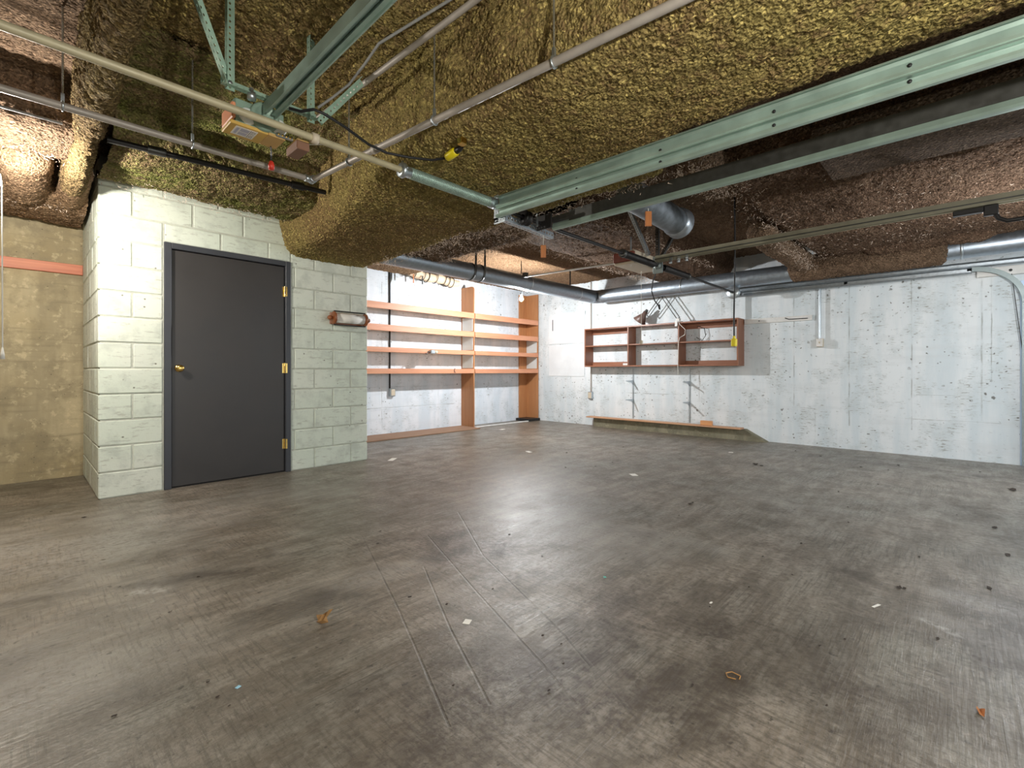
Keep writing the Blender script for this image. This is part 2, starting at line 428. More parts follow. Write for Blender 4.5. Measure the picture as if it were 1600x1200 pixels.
# floor
SCR = [((566,838),(622,950)),((622,950),(655,1025)),((655,1025),(702,1135)),((662,885),(705,985)),((705,985),(765,1100)),
       ((668,836),(745,925)),((745,925),(850,1040)),((850,1040),(900,1100)),((716,800),(755,868)),((755,868),(880,990)),((880,990),(1000,1130))]
def floor_mat():
    k = NT('worn_concrete_floor'); p = k.pos()
    at_ = k.n('ShaderNodeAttribute'); at_.attribute_name = 'stain'; stain_dark = at_.outputs['Fac']
    at2 = k.n('ShaderNodeAttribute'); at2.attribute_name = 'pale'; pale = at2.outputs['Fac']
    big = k.noise(p, .8, 4, .6); mid = k.noise(p, 4.5, 6, .65, .4); fine = k.noise(p, 38, 5, .7)
    st1 = k.noise(k.pos((1, 5.5, 1), (0, 0, .55)), 2.0, 5, .65, .3)
    sw = k.noise(k.pos((2.2, 42, 1), (0, 0, .9)), 2.2, 5, .75, .6)
    sw2 = k.noise(k.pos((40, 3, 1), (0, 0, .35)), 2.2, 5, .7, .25)
    base = sc(151,140,127)
    c = k.mix(k.ramp(big, .40, .58), base, sc(132,127,116))
    c = k.mix(k.ramp(st1, .42, .58, 0, .7), c, sc(106,96,83))
    c = k.mix(k.ramp(mid, .48, .64, 0, .5), c, sc(94,86,74))
    zone = k.ramp(k.noise(p, 1.6, 2), .45, .6)
    c = k.mix(k.math('MULTIPLY', k.ramp(sw, .51, .57, 0, .6), zone), c, sc(66,60,50))
    c = k.mix(k.math('MULTIPLY', k.ramp(sw2, .52, .58, 0, .5), k.math('SUBTRACT', 1.0, zone)), c, sc(72,66,56))
    c = k.mix(k.ramp(fine, .47, .62, 0, .45), c, sc(84,77,65))
    c = k.mix(k.ramp(k.noise(p, 24, 5, .75), .58, .66, 0, .4), c, sc(164,156,144))
    edge = k.math('MULTIPLY', stain_dark, k.ramp(k.math('ADD', k.math('MULTIPLY', mid, .6), k.math('MULTIPLY', fine, .4)), .36, .60, .25, 1.25))
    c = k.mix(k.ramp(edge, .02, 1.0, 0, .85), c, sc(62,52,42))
    c = k.mix(k.ramp(k.math('MULTIPLY', pale, k.ramp(fine, .38, .58, .1, 1.0)), 0, 1, 0, .6), c, sc(214,210,204))
    sp = k.noise(p, 30, 3, .6)
    c = k.mix(k.ramp(sp, .64, .69, 0, .6), c, sc(46,40,33))
    g = k.n('ShaderNodeNewGeometry'); line = None
    for a, b in SCR:
        A, B = Vector(at(*a, 'z', 0)), Vector(at(*b, 'z', 0)); D = B-A; L2 = D.length_squared
        pa = k.n('ShaderNodeVectorMath'); pa.operation = 'SUBTRACT'; k.t.links.new(g.outputs['Position'], pa.inputs[0]); pa.inputs[1].default_value = A
        dt = k.n('ShaderNodeVectorMath'); dt.operation = 'DOT_PRODUCT'; k.t.links.new(pa.outputs[0], dt.inputs[0]); dt.inputs[1].default_value = D/L2
        h = k.n('ShaderNodeClamp'); k.t.links.new(dt.outputs['Value'], h.inputs[0])
        s2 = k.n('ShaderNodeVectorMath'); s2.operation = 'SCALE'; s2.inputs[0].default_value = D; k.t.links.new(h.outputs[0], s2.inputs[3])
        df = k.n('ShaderNodeVectorMath'); df.operation = 'DISTANCE'; k.t.links.new(pa.outputs[0], df.inputs[0]); k.t.links.new(s2.outputs[0], df.inputs[1])
        d = df.outputs['Value']
        line = d if line is None else k.math('MINIMUM', line, d)
    gro = k.ramp(line, .002, .0055, 1, 0); lip = k.math('MULTIPLY', k.ramp(line, .006, .012, 1, 0), k.ramp(line, .004, .007, 0, 1))
    c = k.mix(k.math('MULTIPLY', gro, k.ramp(mid, .38, .56, .0, .55)), c, sc(60,54,46))
    c = k.mix(k.math('MULTIPLY', k.math('MULTIPLY', lip, k.ramp(mid, .45, .6)), .25), c, sc(164,158,148))
    h = k.math('ADD', k.math('MULTIPLY', mid, .4), k.math('ADD', k.math('MULTIPLY', fine, .35), k.math('MULTIPLY', sw, .3)))
    h = k.math('SUBTRACT', h, k.math('MULTIPLY', gro, .12))
    nb = k.bump(h, .6, .009)
    r = k.ramp(k.math('ADD', k.math('MULTIPLY', mid, .6), k.math('MULTIPLY', fine, .4)), .35, .65, .27, .50)
    return k.out(c, r, 0.0, nb, .5)
M['floor'] = floor_mat()

# ------------------------------------------------------------ numpy noise for the sprayed insulation
def _h(ix, iy, iz, seed):
    h = (ix.astype(np.int64)*374761393 + iy.astype(np.int64)*668265263 + iz.astype(np.int64)*2147483647 + seed*1274126177) & 0xffffffff
    h = ((h ^ (h >> 13))*1274126177) & 0xffffffff
    h = ((h ^ (h >> 16))*2246822519) & 0xffffffff
    return ((h ^ (h >> 15)) & 0xffffff)/float(0xffffff)
def vn(p, scale, seed=0):
    q = p*scale; i = np.floor(q); f = q-i; f = f*f*(3-2*f); i = i.astype(np.int64)
    r = 0
    for dx in (0, 1):
        wx = f[:,0] if dx else 1-f[:,0]
        for dy in (0, 1):
            wy = f[:,1] if dy else 1-f[:,1]
            for dz in (0, 1):
                wz = f[:,2] if dz else 1-f[:,2]
                r = r + wx*wy*wz*_h(i[:,0]+dx, i[:,1]+dy, i[:,2]+dz, seed)
    return r*2-1
def worley(p, scale, seed=0):
    q = p*scale; i = np.floor(q).astype(np.int64); f = (q-i).astype(np.float32); best = np.full(len(p), 9., np.float32)
    for dx in (-1, 0, 1):
        for dy in (-1, 0, 1):
            for dz in (-1, 0, 1):
                a, b, c = i[:,0]+dx, i[:,1]+dy, i[:,2]+dz
                h = (a*374761393 + b*668265263 + c*2147483647 + seed*1274126177) & 0xffffffff
                h = ((h ^ (h >> 13))*1274126177) & 0xffffffff; h = ((h ^ (h >> 16))*2246822519) & 0xffffffff
                jx = (h & 1023)/1023.; jy = ((h >> 10) & 1023)/1023.; jz = ((h >> 20) & 1023)/1023.
                d = (f[:,0]-dx-jx)**2+(f[:,1]-dy-jy)**2+(f[:,2]-dz-jz)**2
                np.minimum(best, d.astype(np.float32), out=best)
    return np.sqrt(best)
def grid_mesh(name, P, closed=False):
    """P: (rows, cols, 3)"""
    m, n, _ = P.shape
    idx = np.arange(m*n).reshape(m, n)
    if closed: idx = np.concatenate([idx, idx[:, :1]], 1)
    q = np.stack([idx[:-1,:-1], idx[:-1,1:], idx[1:,1:], idx[1:,:-1]], -1).reshape(-1, 4)
    me = bpy.data.meshes.new(name)
    me.vertices.add(m*n); me.vertices.foreach_set('co', P.reshape(-1).astype(np.float32))
    me.loops.add(q.size); me.loops.foreach_set('vertex_index', q.reshape(-1).astype(np.int32))
    me.polygons.add(len(q)); me.polygons.foreach_set('loop_start', np.arange(0, q.size, 4, dtype=np.int32))
    me.polygons.foreach_set('use_smooth', np.ones(len(q), dtype=bool))
    me.update(calc_edges=True); me.validate(); return me
def fluff(name, parent, axis, a0, a1, prof, res, amp, mat, shift=None, cap=0.0, closed=False, lump=0.0, rnd=2, seed=0, label=None):
    """sprayed-on insulation: a cross profile (u, z) pulled along an axis and roughened by real displacement"""
    pr = np.array(prof, float)
    if not closed:
        for _ in range(rnd):
            q = [pr[0]]
            for a, b in zip(pr[:-1], pr[1:]): q += [a*.78+b*.22, a*.22+b*.78]
            q.append(pr[-1]); pr = np.array(q)
    else: pr = np.concatenate([pr, pr[:1]])
    L = np.concatenate([[0], np.cumsum(np.linalg.norm(np.diff(pr, axis=0), axis=1))])
    n = max(4, int(L[-1]/res)); t = np.linspace(0, L[-1], n, endpoint=not closed)
    u = np.interp(t, L, pr[:,0]); z = np.interp(t, L, pr[:,1])
    if closed: du = np.roll(u,-1)-np.roll(u,1); dz = np.roll(z,-1)-np.roll(z,1)
    else: du = np.gradient(u); dz = np.gradient(z)
    l = np.hypot(du, dz)+1e-9; nu, nz = dz/l, -du/l
    m = max(4, int((a1-a0)/res)); a = np.linspace(a0, a1, m)
    U = np.tile(u, (m, 1)); Z = np.tile(z, (m, 1)); A = np.tile(a[:,None], (1, n))
    if shift is not None: U, Z = shift(A, U, Z)
    if cap > 0:
        d = np.minimum(a-a0, a1-a); k = np.clip((cap-d)/cap, 0, 1); s_ = np.sqrt(np.clip(1-k*k, 0, 1))[:,None]
        uc, zc = (pr[:,0].min()+pr[:,0].max())/2, (pr[:,1].min()+pr[:,1].max())/2 if closed else pr[:,1].max()
        U = uc+(U-uc)*s_; Z = zc+(Z-zc)*s_
    X = np.stack([U, A, Z] if axis == 'y' else [A, U, Z], -1)
    N = np.stack([np.tile(nu, (m,1)), np.zeros((m,n)), np.tile(nz, (m,1))] if axis == 'y' else
                 [np.zeros((m,n)), np.tile(nu, (m,1)), np.tile(nz, (m,1))], -1)
    p = X.reshape(-1, 3)
    f0 = vn(p, 3.2, seed+1); f1 = vn(p, 9, seed+2); f2 = vn(p, 26, seed+3); f3 = .5-worley(p, 58, seed+4)
    d = (lump*f0 + amp*(.30*f1 + .35*f2 + 1.15*f3)).reshape(m, n, 1)
    side = vn(p+17.3, 40, seed+5).reshape(m, n, 1)*amp*.35
    X = X + N*d; X[..., 2:] += side*0.4; X[..., (0 if axis == 'x' else 1)] += side[..., 0]
    if parent: X = X-np.array(ORG[parent.name])
    o = part(name, grid_mesh(name, X, closed), mat, parent, label)
    return o
def circle(uc, zc, r, n=40):
    return [(uc-r*math.cos(2*math.pi*k/n), zc-r*math.sin(2*math.pi*k/n)) for k in range(n)]

# ============================================================ SETTING
XR, YB, YL, YD, XC0, XC1, CZ = 7.32, 6.52, 6.10, 4.83, 0.418, 2.706, 2.68
def floor_mesh():
    r = .025; xs = np.arange(-3.0, XR+.02, r); ys = np.arange(-3.2, YB+.02, r)
    X, Y = np.meshgrid(xs, ys, indexing='ij'); P = np.stack([X, Y, np.zeros_like(X)], -1)
    p = P.reshape(-1, 3)
    me = grid_mesh('floor', P)
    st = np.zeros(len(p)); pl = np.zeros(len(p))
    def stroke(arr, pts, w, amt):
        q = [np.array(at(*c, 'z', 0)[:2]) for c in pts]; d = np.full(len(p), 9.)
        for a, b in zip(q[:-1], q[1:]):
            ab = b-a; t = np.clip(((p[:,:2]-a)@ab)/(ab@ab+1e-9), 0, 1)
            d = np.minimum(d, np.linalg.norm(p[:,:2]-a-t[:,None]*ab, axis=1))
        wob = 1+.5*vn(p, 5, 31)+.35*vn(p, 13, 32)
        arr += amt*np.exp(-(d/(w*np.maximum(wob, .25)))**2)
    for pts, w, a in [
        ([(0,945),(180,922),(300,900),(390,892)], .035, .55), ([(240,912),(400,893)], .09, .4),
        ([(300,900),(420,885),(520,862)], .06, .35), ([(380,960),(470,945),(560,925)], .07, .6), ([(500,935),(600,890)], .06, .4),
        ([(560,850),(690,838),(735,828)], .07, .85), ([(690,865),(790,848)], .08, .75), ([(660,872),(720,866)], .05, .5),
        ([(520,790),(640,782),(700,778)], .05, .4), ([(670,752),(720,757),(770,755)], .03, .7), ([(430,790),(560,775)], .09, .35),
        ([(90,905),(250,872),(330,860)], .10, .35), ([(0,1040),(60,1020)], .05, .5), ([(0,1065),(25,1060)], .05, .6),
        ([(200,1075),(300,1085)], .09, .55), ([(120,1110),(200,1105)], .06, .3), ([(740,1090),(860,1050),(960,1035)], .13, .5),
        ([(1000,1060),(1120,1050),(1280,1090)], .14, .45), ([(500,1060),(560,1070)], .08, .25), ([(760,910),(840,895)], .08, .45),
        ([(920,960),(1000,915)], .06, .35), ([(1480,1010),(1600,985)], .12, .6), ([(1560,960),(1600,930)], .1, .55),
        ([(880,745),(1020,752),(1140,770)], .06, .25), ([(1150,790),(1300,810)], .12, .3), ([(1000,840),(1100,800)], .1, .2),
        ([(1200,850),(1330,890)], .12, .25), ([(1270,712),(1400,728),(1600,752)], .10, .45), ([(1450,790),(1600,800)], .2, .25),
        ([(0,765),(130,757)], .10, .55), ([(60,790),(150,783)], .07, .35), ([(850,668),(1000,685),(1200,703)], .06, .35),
        ([(700,1150),(1250,1090),(1590,1150)], .6, .42), ([(1000,960),(1300,930),(1590,1000)], .5, .26), ([(1250,830),(1590,850)], .5, .18), ([(300,1190),(800,1190)], .4, .22), ([(1060,1000),(1200,985)], .12, .25), ([(1500,790),(1600,850)], .15, .3), ([(640,835),(700,820),(725,812)], .03, .6), ([(560,880),(640,860),(720,838)], .03, .5), ([(420,868),(540,860)], .025, .4), ([(0,945),(90,930),(200,915)], .02, .6), ([(1100,880),(1200,905)], .03, .3), ([(960,770),(1010,800),(1020,840)], .03, .25), ([(690,880),(800,862)], .04, .5)]: stroke(st, pts, w, a)  # the widest strokes darken the near and right floor
    for pts, w, a in [([(560,905),(640,885)], .10, .4), ([(-150,900),(0,870),(160,850)], .55, .55), ([(0,1000),(200,960)], .5, .25), ([(250,800),(500,770)], .3, .25), ([(780,800),(900,810),(960,850)], .22, .28),  # broad strokes on this line paint bulb light into the floor colour
        ([(1440,968),(1490,990)], .018, .9), ([(1480,930),(1560,950)], .07, .55), ([(1460,965),(1530,1000)], .08, .35),
        ([(215,925),(250,922)], .025, .8), ([(1000,830),(1120,860)], .15, .2), ([(60,1080),(180,1060)], .15, .3),
        ([(700,930),(800,1000)], .12, .2), ([(1160,775),(1300,800)], .1, .2)]: stroke(pl, pts, w, a)
    for nm, v in (('stain', np.clip(st, 0, 1.2)), ('pale', np.clip(pl, 0, 1))):
        at_ = me.attributes.new(nm, 'FLOAT', 'POINT'); at_.data.foreach_set('value', v.astype(np.float32))
    return me
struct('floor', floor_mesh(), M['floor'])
struct('floor', MB().box(-9, 15, -12, -3.2, -.2, -.001), M['joint']).name = 'floor.001'
struct('wall_right', MB().box(XR, XR+.2, -3.2, YB+.2, -.1, 2.95), M['wall_r'])
struct('wall_back', MB().box(1.45, XR, YB, YB+.2, -.1, 2.95), M['wall_b'])
struct('wall_left', MB().box(-3.2, 1.45, YL, YL+.2, -.1, 2.95), M['raw'])
struct('wall_west', MB().box(-3.2, -3.0, -3.2, YL, -.1, 2.95), M['raw'])
# garage front with two open doorways behind the viewer
fm = MB().box(-3.0, -1.0, -.95, -.72, -.1, 2.95).box(2.25, 2.62, -.95, -.72, -.1, 2.95).box(-1.0, 2.25, -.95, -.72, 2.25, 2.95).box(2.62, XR, -.95, -.72, 2.25, 2.95)
struct('wall_front', fm, M['wall_r'])

struct('trim_2', MB().box(XR-.022, XR-.001, -.719, -.487, .0, 1.96, .004), M['jamb'])  # added board, daylight by the doorway painted as its pale blue
# ---- block closet
bcache = {}
def block(parent, x0, x1, y0, y1, z0, z1):
    k = (round(x1-x0, 3), round(y1-y0, 3), round(z1-z0, 3))
    if k not in bcache:
        me = MB().box(0, k[0], 0, k[1], 0, k[2], .007).mesh('block'); me.materials.append(M['block']); bcache[k] = me
    o = bpy.data.objects.new('block', bcache[k]); COL.objects.link(o); o.parent = parent
    j = lambda s: random.uniform(-s, s)
    o.location = (x0, y0+j(.0025), z0) if (y1-y0) < .2 else (x0+j(.0025), y0, z0)
    o.rotation_euler = (j(.0025), 0, j(.003)) if (y1-y0) < .2 else (0, j(.0025), j(.003))
H = .2045; J = .0042
DX0, DX1, DZ = .834, 1.866, 2.09
wf = struct('wall_closet', MB().box(XC0+.012, DX0, YD+.006, YD+.19, 0, 2.75).box(DX1, XC1-.012, YD+.006, YD+.19, 0, 2.75).box(DX0, DX1, YD+.006, YD+.19, DZ, 2.75), M['joint'])
for c in range(13):
    z0, z1 = c*H+J, min((c+1)*H-J, 2.74)
    if c <= 10:
        z1b = z1
        xs = [XC0, DX0-.004] if c % 2 == 0 else [XC0, .628, DX0-.004]
        for a, b in zip(xs[:-1], xs[1:]): block(wf, a+(J if a > XC0 else 0), b-J, YD, YD+.1, z0, z1b)
        xs = [DX1+.004, 2.105, 2.505, XC1] if c % 2 == 0 else [DX1+.004, 1.905, 2.305, XC1]
        for a, b in zip(xs[:-1], xs[1:]): block(wf, a+J, b-(J if b < XC1 else 0), YD, YD+.1, z0, z1)
    else:
        zz0, zz1 = z0, z1
        xs = [XC0, .834, 1.235, 1.64, 2.105, 2.505, XC1] if c % 2 == 0 else [XC0, .628, 1.04, 1.44, 1.905, 2.305, XC1]
        for a, b in zip(xs[:-1], xs[1:]): block(wf, a+(J if a > XC0 else 0), b-(J if b < XC1 else 0), YD, YD+.1, zz0, zz1)
for a, b in ((DX0, 1.255), (1.255, 1.66), (1.66, DX1)): block(wf, a+J, b-J, YD, YD+.1, DZ+.004, 11*H-J)
wsd = struct('wall_closet_side', MB().box(XC0+.006, XC0+.19, YD+.1, YL, 0, 2.75), M['joint'])
for c in range(13):
    z0, z1 = c*H+J, min((c+1)*H-J, 2.74)
    ys = [YD+.1, 5.03, 5.43, 5.83, YL-.003] if c % 2 == 0 else [YD+.1, 5.23, 5.63, YL-.003]
    for a, b in zip(ys[:-1], ys[1:]): block(wsd, XC0, XC0+.1, a+J, b-J, z0, z1)
struct('wall_closet_end', MB().box(XC1-.19, XC1-.004, YD+.1, YB, 0, 2.75), M['joint'])

# ---- closet door
d1 = bpy.data.objects.new('door_1', None); COL.objects.link(d1); d1.location = (1.35, YD, 0); d1['kind'] = 'structure'; ORG['door_1'] = (1.35, YD, 0)
fr = MB()
for x0, x1 in ((DX0, DX0+.052), (DX1-.05, DX1)):
    fr.box(x0, x1, YD-.012, YD+.13, 0, DZ, .004)
fr.box(DX0+.052, DX1-.05, YD-.012, YD+.13, DZ-.05, DZ, .004)
for x0, x1 in ((DX0+.04, DX0+.064), (DX1-.062, DX1-.04)): fr.box(x0, x1, YD+.062, YD+.1, 0, DZ-.05)
part('door_frame', fr, M['framepaint'], d1)
dp = part('door_panel', MB().box(DX0+.056, DX1-.055, YD+.016, YD+.058, .012, DZ-.055, .003), M['doorpaint'], d1)
part('door_knob', MB().lathe((.943, YD+.018, 1.025), (0,-1,0), [(0,0),(0,.031),(.004,.032),(.008,.028),(.010,.013),(.026,.012),(.030,.020),(.038,.027),(.050,.029),(.060,.026),(.066,.016),(.068,.006),(.068,0)], 24), M['brass'], dp, 'round brass door knob')
for z in (1.79, 1.03, .28):
    part('hinge', MB().tube([(DX1-.052, YD+.008, z-.05), (DX1-.052, YD+.008, z+.05)], .0065, 10).box(DX1-.075, DX1-.054, YD+.013, YD+.017, z-.048, z+.048).box(DX1-.05, DX1-.036, YD-.0145, YD-.012, z-.048, z+.048), M['brass'], dp)
part('threshold_gap', MB().box(DX0+.052, DX1-.05, YD+.03, YD+.12, 0, .006), M['black'], d1)
part('strike_plate', MB().box(DX0+.050, DX0+.0535, YD+.02, YD+.05, .99, 1.06), M['brass'], d1)

# ---- ceiling and the sprayed beams and soffits that hang from it
cx = np.arange(-3.0, XR+.03, .028)
ceil = fluff('ceiling', None, 'y', -.75, YB, [(-3.0, CZ), (XR, CZ)], .028, .022, M['fluff_brown'], rnd=0, lump=.02)
ceil['kind'] = 'structure'
struct('ceiling_slab', MB().box(-3.2, XR+.2, -.95, YB+.2, CZ+.06, CZ+.3), M['raw']).name = 'ceiling.001'
def patch(x0, x1, y0, y1, z, mat, name='sprayed_panel', res=.02, amp=.022, lump=.02, seed=9):
    return fluff(name, ceil, 'y', y0, y1, [(x0, z+.02), (x0+.03, z), (x1-.03, z), (x1, z+.02)], res, amp, mat, rnd=0, lump=lump, seed=seed)
# gold-lit bay left of the big beam
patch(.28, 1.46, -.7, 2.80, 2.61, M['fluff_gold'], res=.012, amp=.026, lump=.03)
patch(.28, 1.80, 2.74, 3.85, 2.62, M['fluff_green'], res=.016, seed=4)
patch(-3.0, .34, -.7, 3.72, 2.62, M['fluff_brown'], res=.025, seed=5)
def sA(A, U, Z):
    off = np.interp(A, [-1, 2, 2.8, 3.9, 4.9], [0, 0, .07, .29, .36])
    w = np.clip((2.1-U)/.6, 0, 1)
    end = np.interp(A, [-1, 1.0, 1.3, 4.9], [.42, .42, 0, 0])*np.clip((U-2.0)/.6, 0, 1)
    return U+off*w-end, Z+np.interp(A, [-1, 3.2, 4.0, 4.9], [0, 0, -.01, -.02])*(Z < 2.4)
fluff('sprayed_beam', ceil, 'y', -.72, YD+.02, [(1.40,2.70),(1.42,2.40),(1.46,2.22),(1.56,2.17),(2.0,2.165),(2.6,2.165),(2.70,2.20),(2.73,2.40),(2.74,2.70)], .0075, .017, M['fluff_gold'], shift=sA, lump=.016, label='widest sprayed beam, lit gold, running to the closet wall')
fluff('sprayed_beam', ceil, 'x', .40, 2.0, [(3.72,2.70),(3.74,2.52),(3.86,2.42),(4.2,2.41),(4.6,2.43),(4.80,2.48),(4.85,2.56)], .012, .020, M['fluff_green'], lump=.025, seed=11)
fluff('sprayed_beam', ceil, 'y', -.7, 4.75, [(.20,2.70),(.205,2.42),(.215,2.33),(.25,2.30),(.30,2.30),(.335,2.36),(.34,2.70)], .011, .020, M['fluff_mid'], lump=.015, seed=12)
fluff('sprayed_beam', ceil, 'x', -2.5, .22, [(3.62,2.70),(3.64,2.45),(3.74,2.37),(4.1,2.36),(4.35,2.40),(4.42,2.70)], .015, .018, M['fluff_brown'], lump=.02, seed=13)
fluff('sprayed_beam', ceil, 'x', -2.5, XC0-.03, [(5.10,2.70),(5.12,2.45),(5.25,2.34),(5.6,2.32),(5.95,2.34),(6.08,2.42),(6.09,2.7)], .013, .020, M['fluff_tan'], lump=.015, seed=14)
fluff('insulated_elbow', ceil, 'y', 4.35, 5.35, circle(.02, 2.44, .14, 36), .013, .018, M['fluff_tan'], closed=True, cap=.12, seed=15)
fluff('insulated_elbow', ceil, 'y', 4.45, 5.35, circle(.285, 2.42, .085, 30), .011, .014, M['fluff_tan'], closed=True, cap=.08, seed=16)
# right-hand bays
fluff('sprayed_soffit', ceil, 'y', 2.95, 4.62, [(2.70,2.70),(2.71,2.32),(2.76,2.30),(3.38,2.30),(3.44,2.32),(3.46,2.70)], .013, .024, M['fluff_brown'], lump=.02, cap=.06, seed=20)
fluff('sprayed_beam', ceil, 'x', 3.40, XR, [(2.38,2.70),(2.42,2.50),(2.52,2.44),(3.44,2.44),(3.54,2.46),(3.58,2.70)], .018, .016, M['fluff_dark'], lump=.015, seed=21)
patch(2.72, XR, 3.55, YB, 2.655, M['fluff_slab'], res=.02, amp=.016, lump=.01, seed=22)
fluff('sprayed_beam', ceil, 'x', 2.72, 4.30, [(5.95,2.70),(5.97,2.58),(6.05,2.54),(6.5,2.54),(6.52,2.7)], .02, .016, M['fluff_tan'], lump=.01, seed=23)
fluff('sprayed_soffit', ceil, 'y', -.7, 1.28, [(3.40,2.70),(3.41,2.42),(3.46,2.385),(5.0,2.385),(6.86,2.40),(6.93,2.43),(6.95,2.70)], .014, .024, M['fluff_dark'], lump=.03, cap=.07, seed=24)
part('soffit_panel', MB().box(3.20, 3.83, -.70, .62, 2.30, 2.42, .008), M['fluff_grey'], ceil)
fluff('sprayed_lump', ceil, 'x', 2.95, 3.75, [(1.15,2.5),(1.18,2.38),(1.28,2.33),(1.40,2.36),(1.46,2.5)], .012, .022, M['fluff_brown'], cap=.25, seed=26)
fluff('insulated_branch', ceil, 'x', 5.0, 7.0, circle(1.42, 2.38, .13, 36), .014, .02, M['fluff_brown'], closed=True, cap=.1, seed=27)
fluff('sprayed_lump', ceil, 'y', -.3, .8, circle(6.75, 2.42, .09, 30), .014, .02, M['fluff_dark'], closed=True, cap=.15, seed=29)

def fringe(segs, n, ln, seed, name='loose_strands'):
    r = random.Random(seed); m = MB()
    for _ in range(n):
        a, b, sp = r.choice(segs); k = r.random(); c = [a[i]+(b[i]-a[i])*k+r.gauss(0, sp[i]) for i in range(3)]
        L = ln*r.uniform(.4, 1.3); d = Vector((r.gauss(0, 1), r.gauss(0, 1), r.gauss(-.25, .6))).normalized()*L
        w = Vector((r.gauss(0, 1), r.gauss(0, 1), r.gauss(0, 1))).normalized()*.0021
        e = Vector(c)+d*.5+Vector((r.gauss(0, 1), r.gauss(0, 1), r.gauss(0, 1)))*L*.2; f = Vector(c)+d
        m.add([tuple(Vector(c)-w), tuple(Vector(c)+w), tuple(e+w), tuple(e-w), tuple(f)], [(0,1,2,3), (3,2,4)])
    part(name, m, M['strand'], ceil, kind='stuff')
M['strand'] = plain('pale_fibre', sc(214,194,176), .9, 0, .2, 30)
fringe([((2.66,4.6,2.16),(2.66,1.3,2.16),(.05,.05,.012)), ((3.44,3.0,2.30),(3.44,4.5,2.30),(.03,.05,.012)), ((2.75,3.0,2.29),(3.4,3.0,2.29),(.2,.12,.010)),
        ((3.0,3.1,2.285),(3.0,4.4,2.285),(.22,.1,.010))], 3600, .030, 5)
fringe([((3.46,3.56,2.44),(7.2,3.56,2.44),(.1,.04,.012)), ((3.5,2.45,2.44),(6.5,2.45,2.44),(.1,.05,.012))], 1500, .032, 6)
fringe([((3.45,1.22,2.375),(6.8,1.22,2.375),(.05,.08,.012)), ((3.0,1.3,2.335),(3.7,1.3,2.335),(.05,.08,.015)), ((3.9,.4,2.375),(6.8,.4,2.375),(.2,.45,.008)), ((5.0,1.3,2.28),(6.9,1.3,2.28),(.05,.05,.02))], 2600, .028, 7)
fringe([((-1.,4.1,2.35),(.2,4.1,2.35),(.1,.12,.01)), ((-1.,5.2,2.33),(.3,5.3,2.32),(.1,.08,.012)), ((.5,4.55,2.42),(1.6,4.6,2.42),(.1,.1,.012))], 900, .026, 8)

# ---- trim on the left wall
rb = solo('wall_rail', MB().box(-3.0, .416, YL-.035, YL-.001, 1.918, 2.012, .003), M['redboard'], 'orange stained board fixed across the bare concrete wall at left', 'board')

# ============================================================ SHELVES ON THE BACK WALL
SY = 6.18
sh = thing('wall_shelving', 'long orange wooden shelving unit with four tiers along the white back wall', 'shelves', (5.5, 6.35, 0))
def side_panel(x0, x1, h, r):
    pts = [(YB-.005, .012), (YB-.005, h)]
    for k in range(7):
        a = math.pi/2*k/6; pts.append((SY+r-r*math.sin(a)*1.0, h-r+r*math.cos(a)))
    pts.append((SY, .012))
    m = MB(); m.prism(pts, 'x', x0, x1); return m
part('upright', side_panel(5.519, 5.541, 2.50, .06), M['ply'], sh)
part('upright', MB().box(7.262, 7.284, SY, YB-.005, .05, 2.56), M['ply'], sh)
part('back_cleat', MB().box(7.05, 7.262, YB-.035, YB-.004, .05, 2.56), M['ply'], sh)
Z4 = [(2.026,.097), (1.697,.095), (1.361,.075), (1.040,.078)]
for bx0, bx1 in ((2.72, 5.517), (5.543, 7.26)):
    for zt, lip in Z4:
        b = part('shelf_board', MB().box(bx0, bx1, SY+.02, YB-.006, zt-.02, zt, .002), M['shelftop'], sh)
        part('shelf_lip', MB().box(bx0, bx1, SY-.018, SY+.019, zt-lip, zt-.001, .003), M['fir'], b)
for x0, x1 in ((5.497, 5.517), (7.24, 7.26)):
    for zt, lip in Z4:
        part('cleat', MB().box(x0, x1, SY+.021, YB-.03, zt-.062, zt-.021), M['fir'], sh)
for x0, x1, zs in ((5.512, 5.5185, [(1.055,1.295),(1.375,1.63),(1.71,1.955)]), (7.255, 7.2615, [(1.055,1.295),(1.375,1.63)])):
    for z0, z1 in zs: part('painted_facing', MB().box(x0, x1, SY+.022, YB-.04, z0, z1), M['facing'], sh, 'white painted face of the upright')
part('foot_block', MB().box(6.95, 7.30, SY-.03, YB-.02, 0, .05, .004), M['black'], sh)
part('base_board', MB().box(2.72, 5.50, 5.98, YB-.01, .001, .018, .003), M['ply_floor'], sh)
part('base_strip', MB().box(5.545, 7.0, SY-.025, SY+.01, .001, .02, .003), M['white'], sh, 'pale strip across the floor in the right bay')

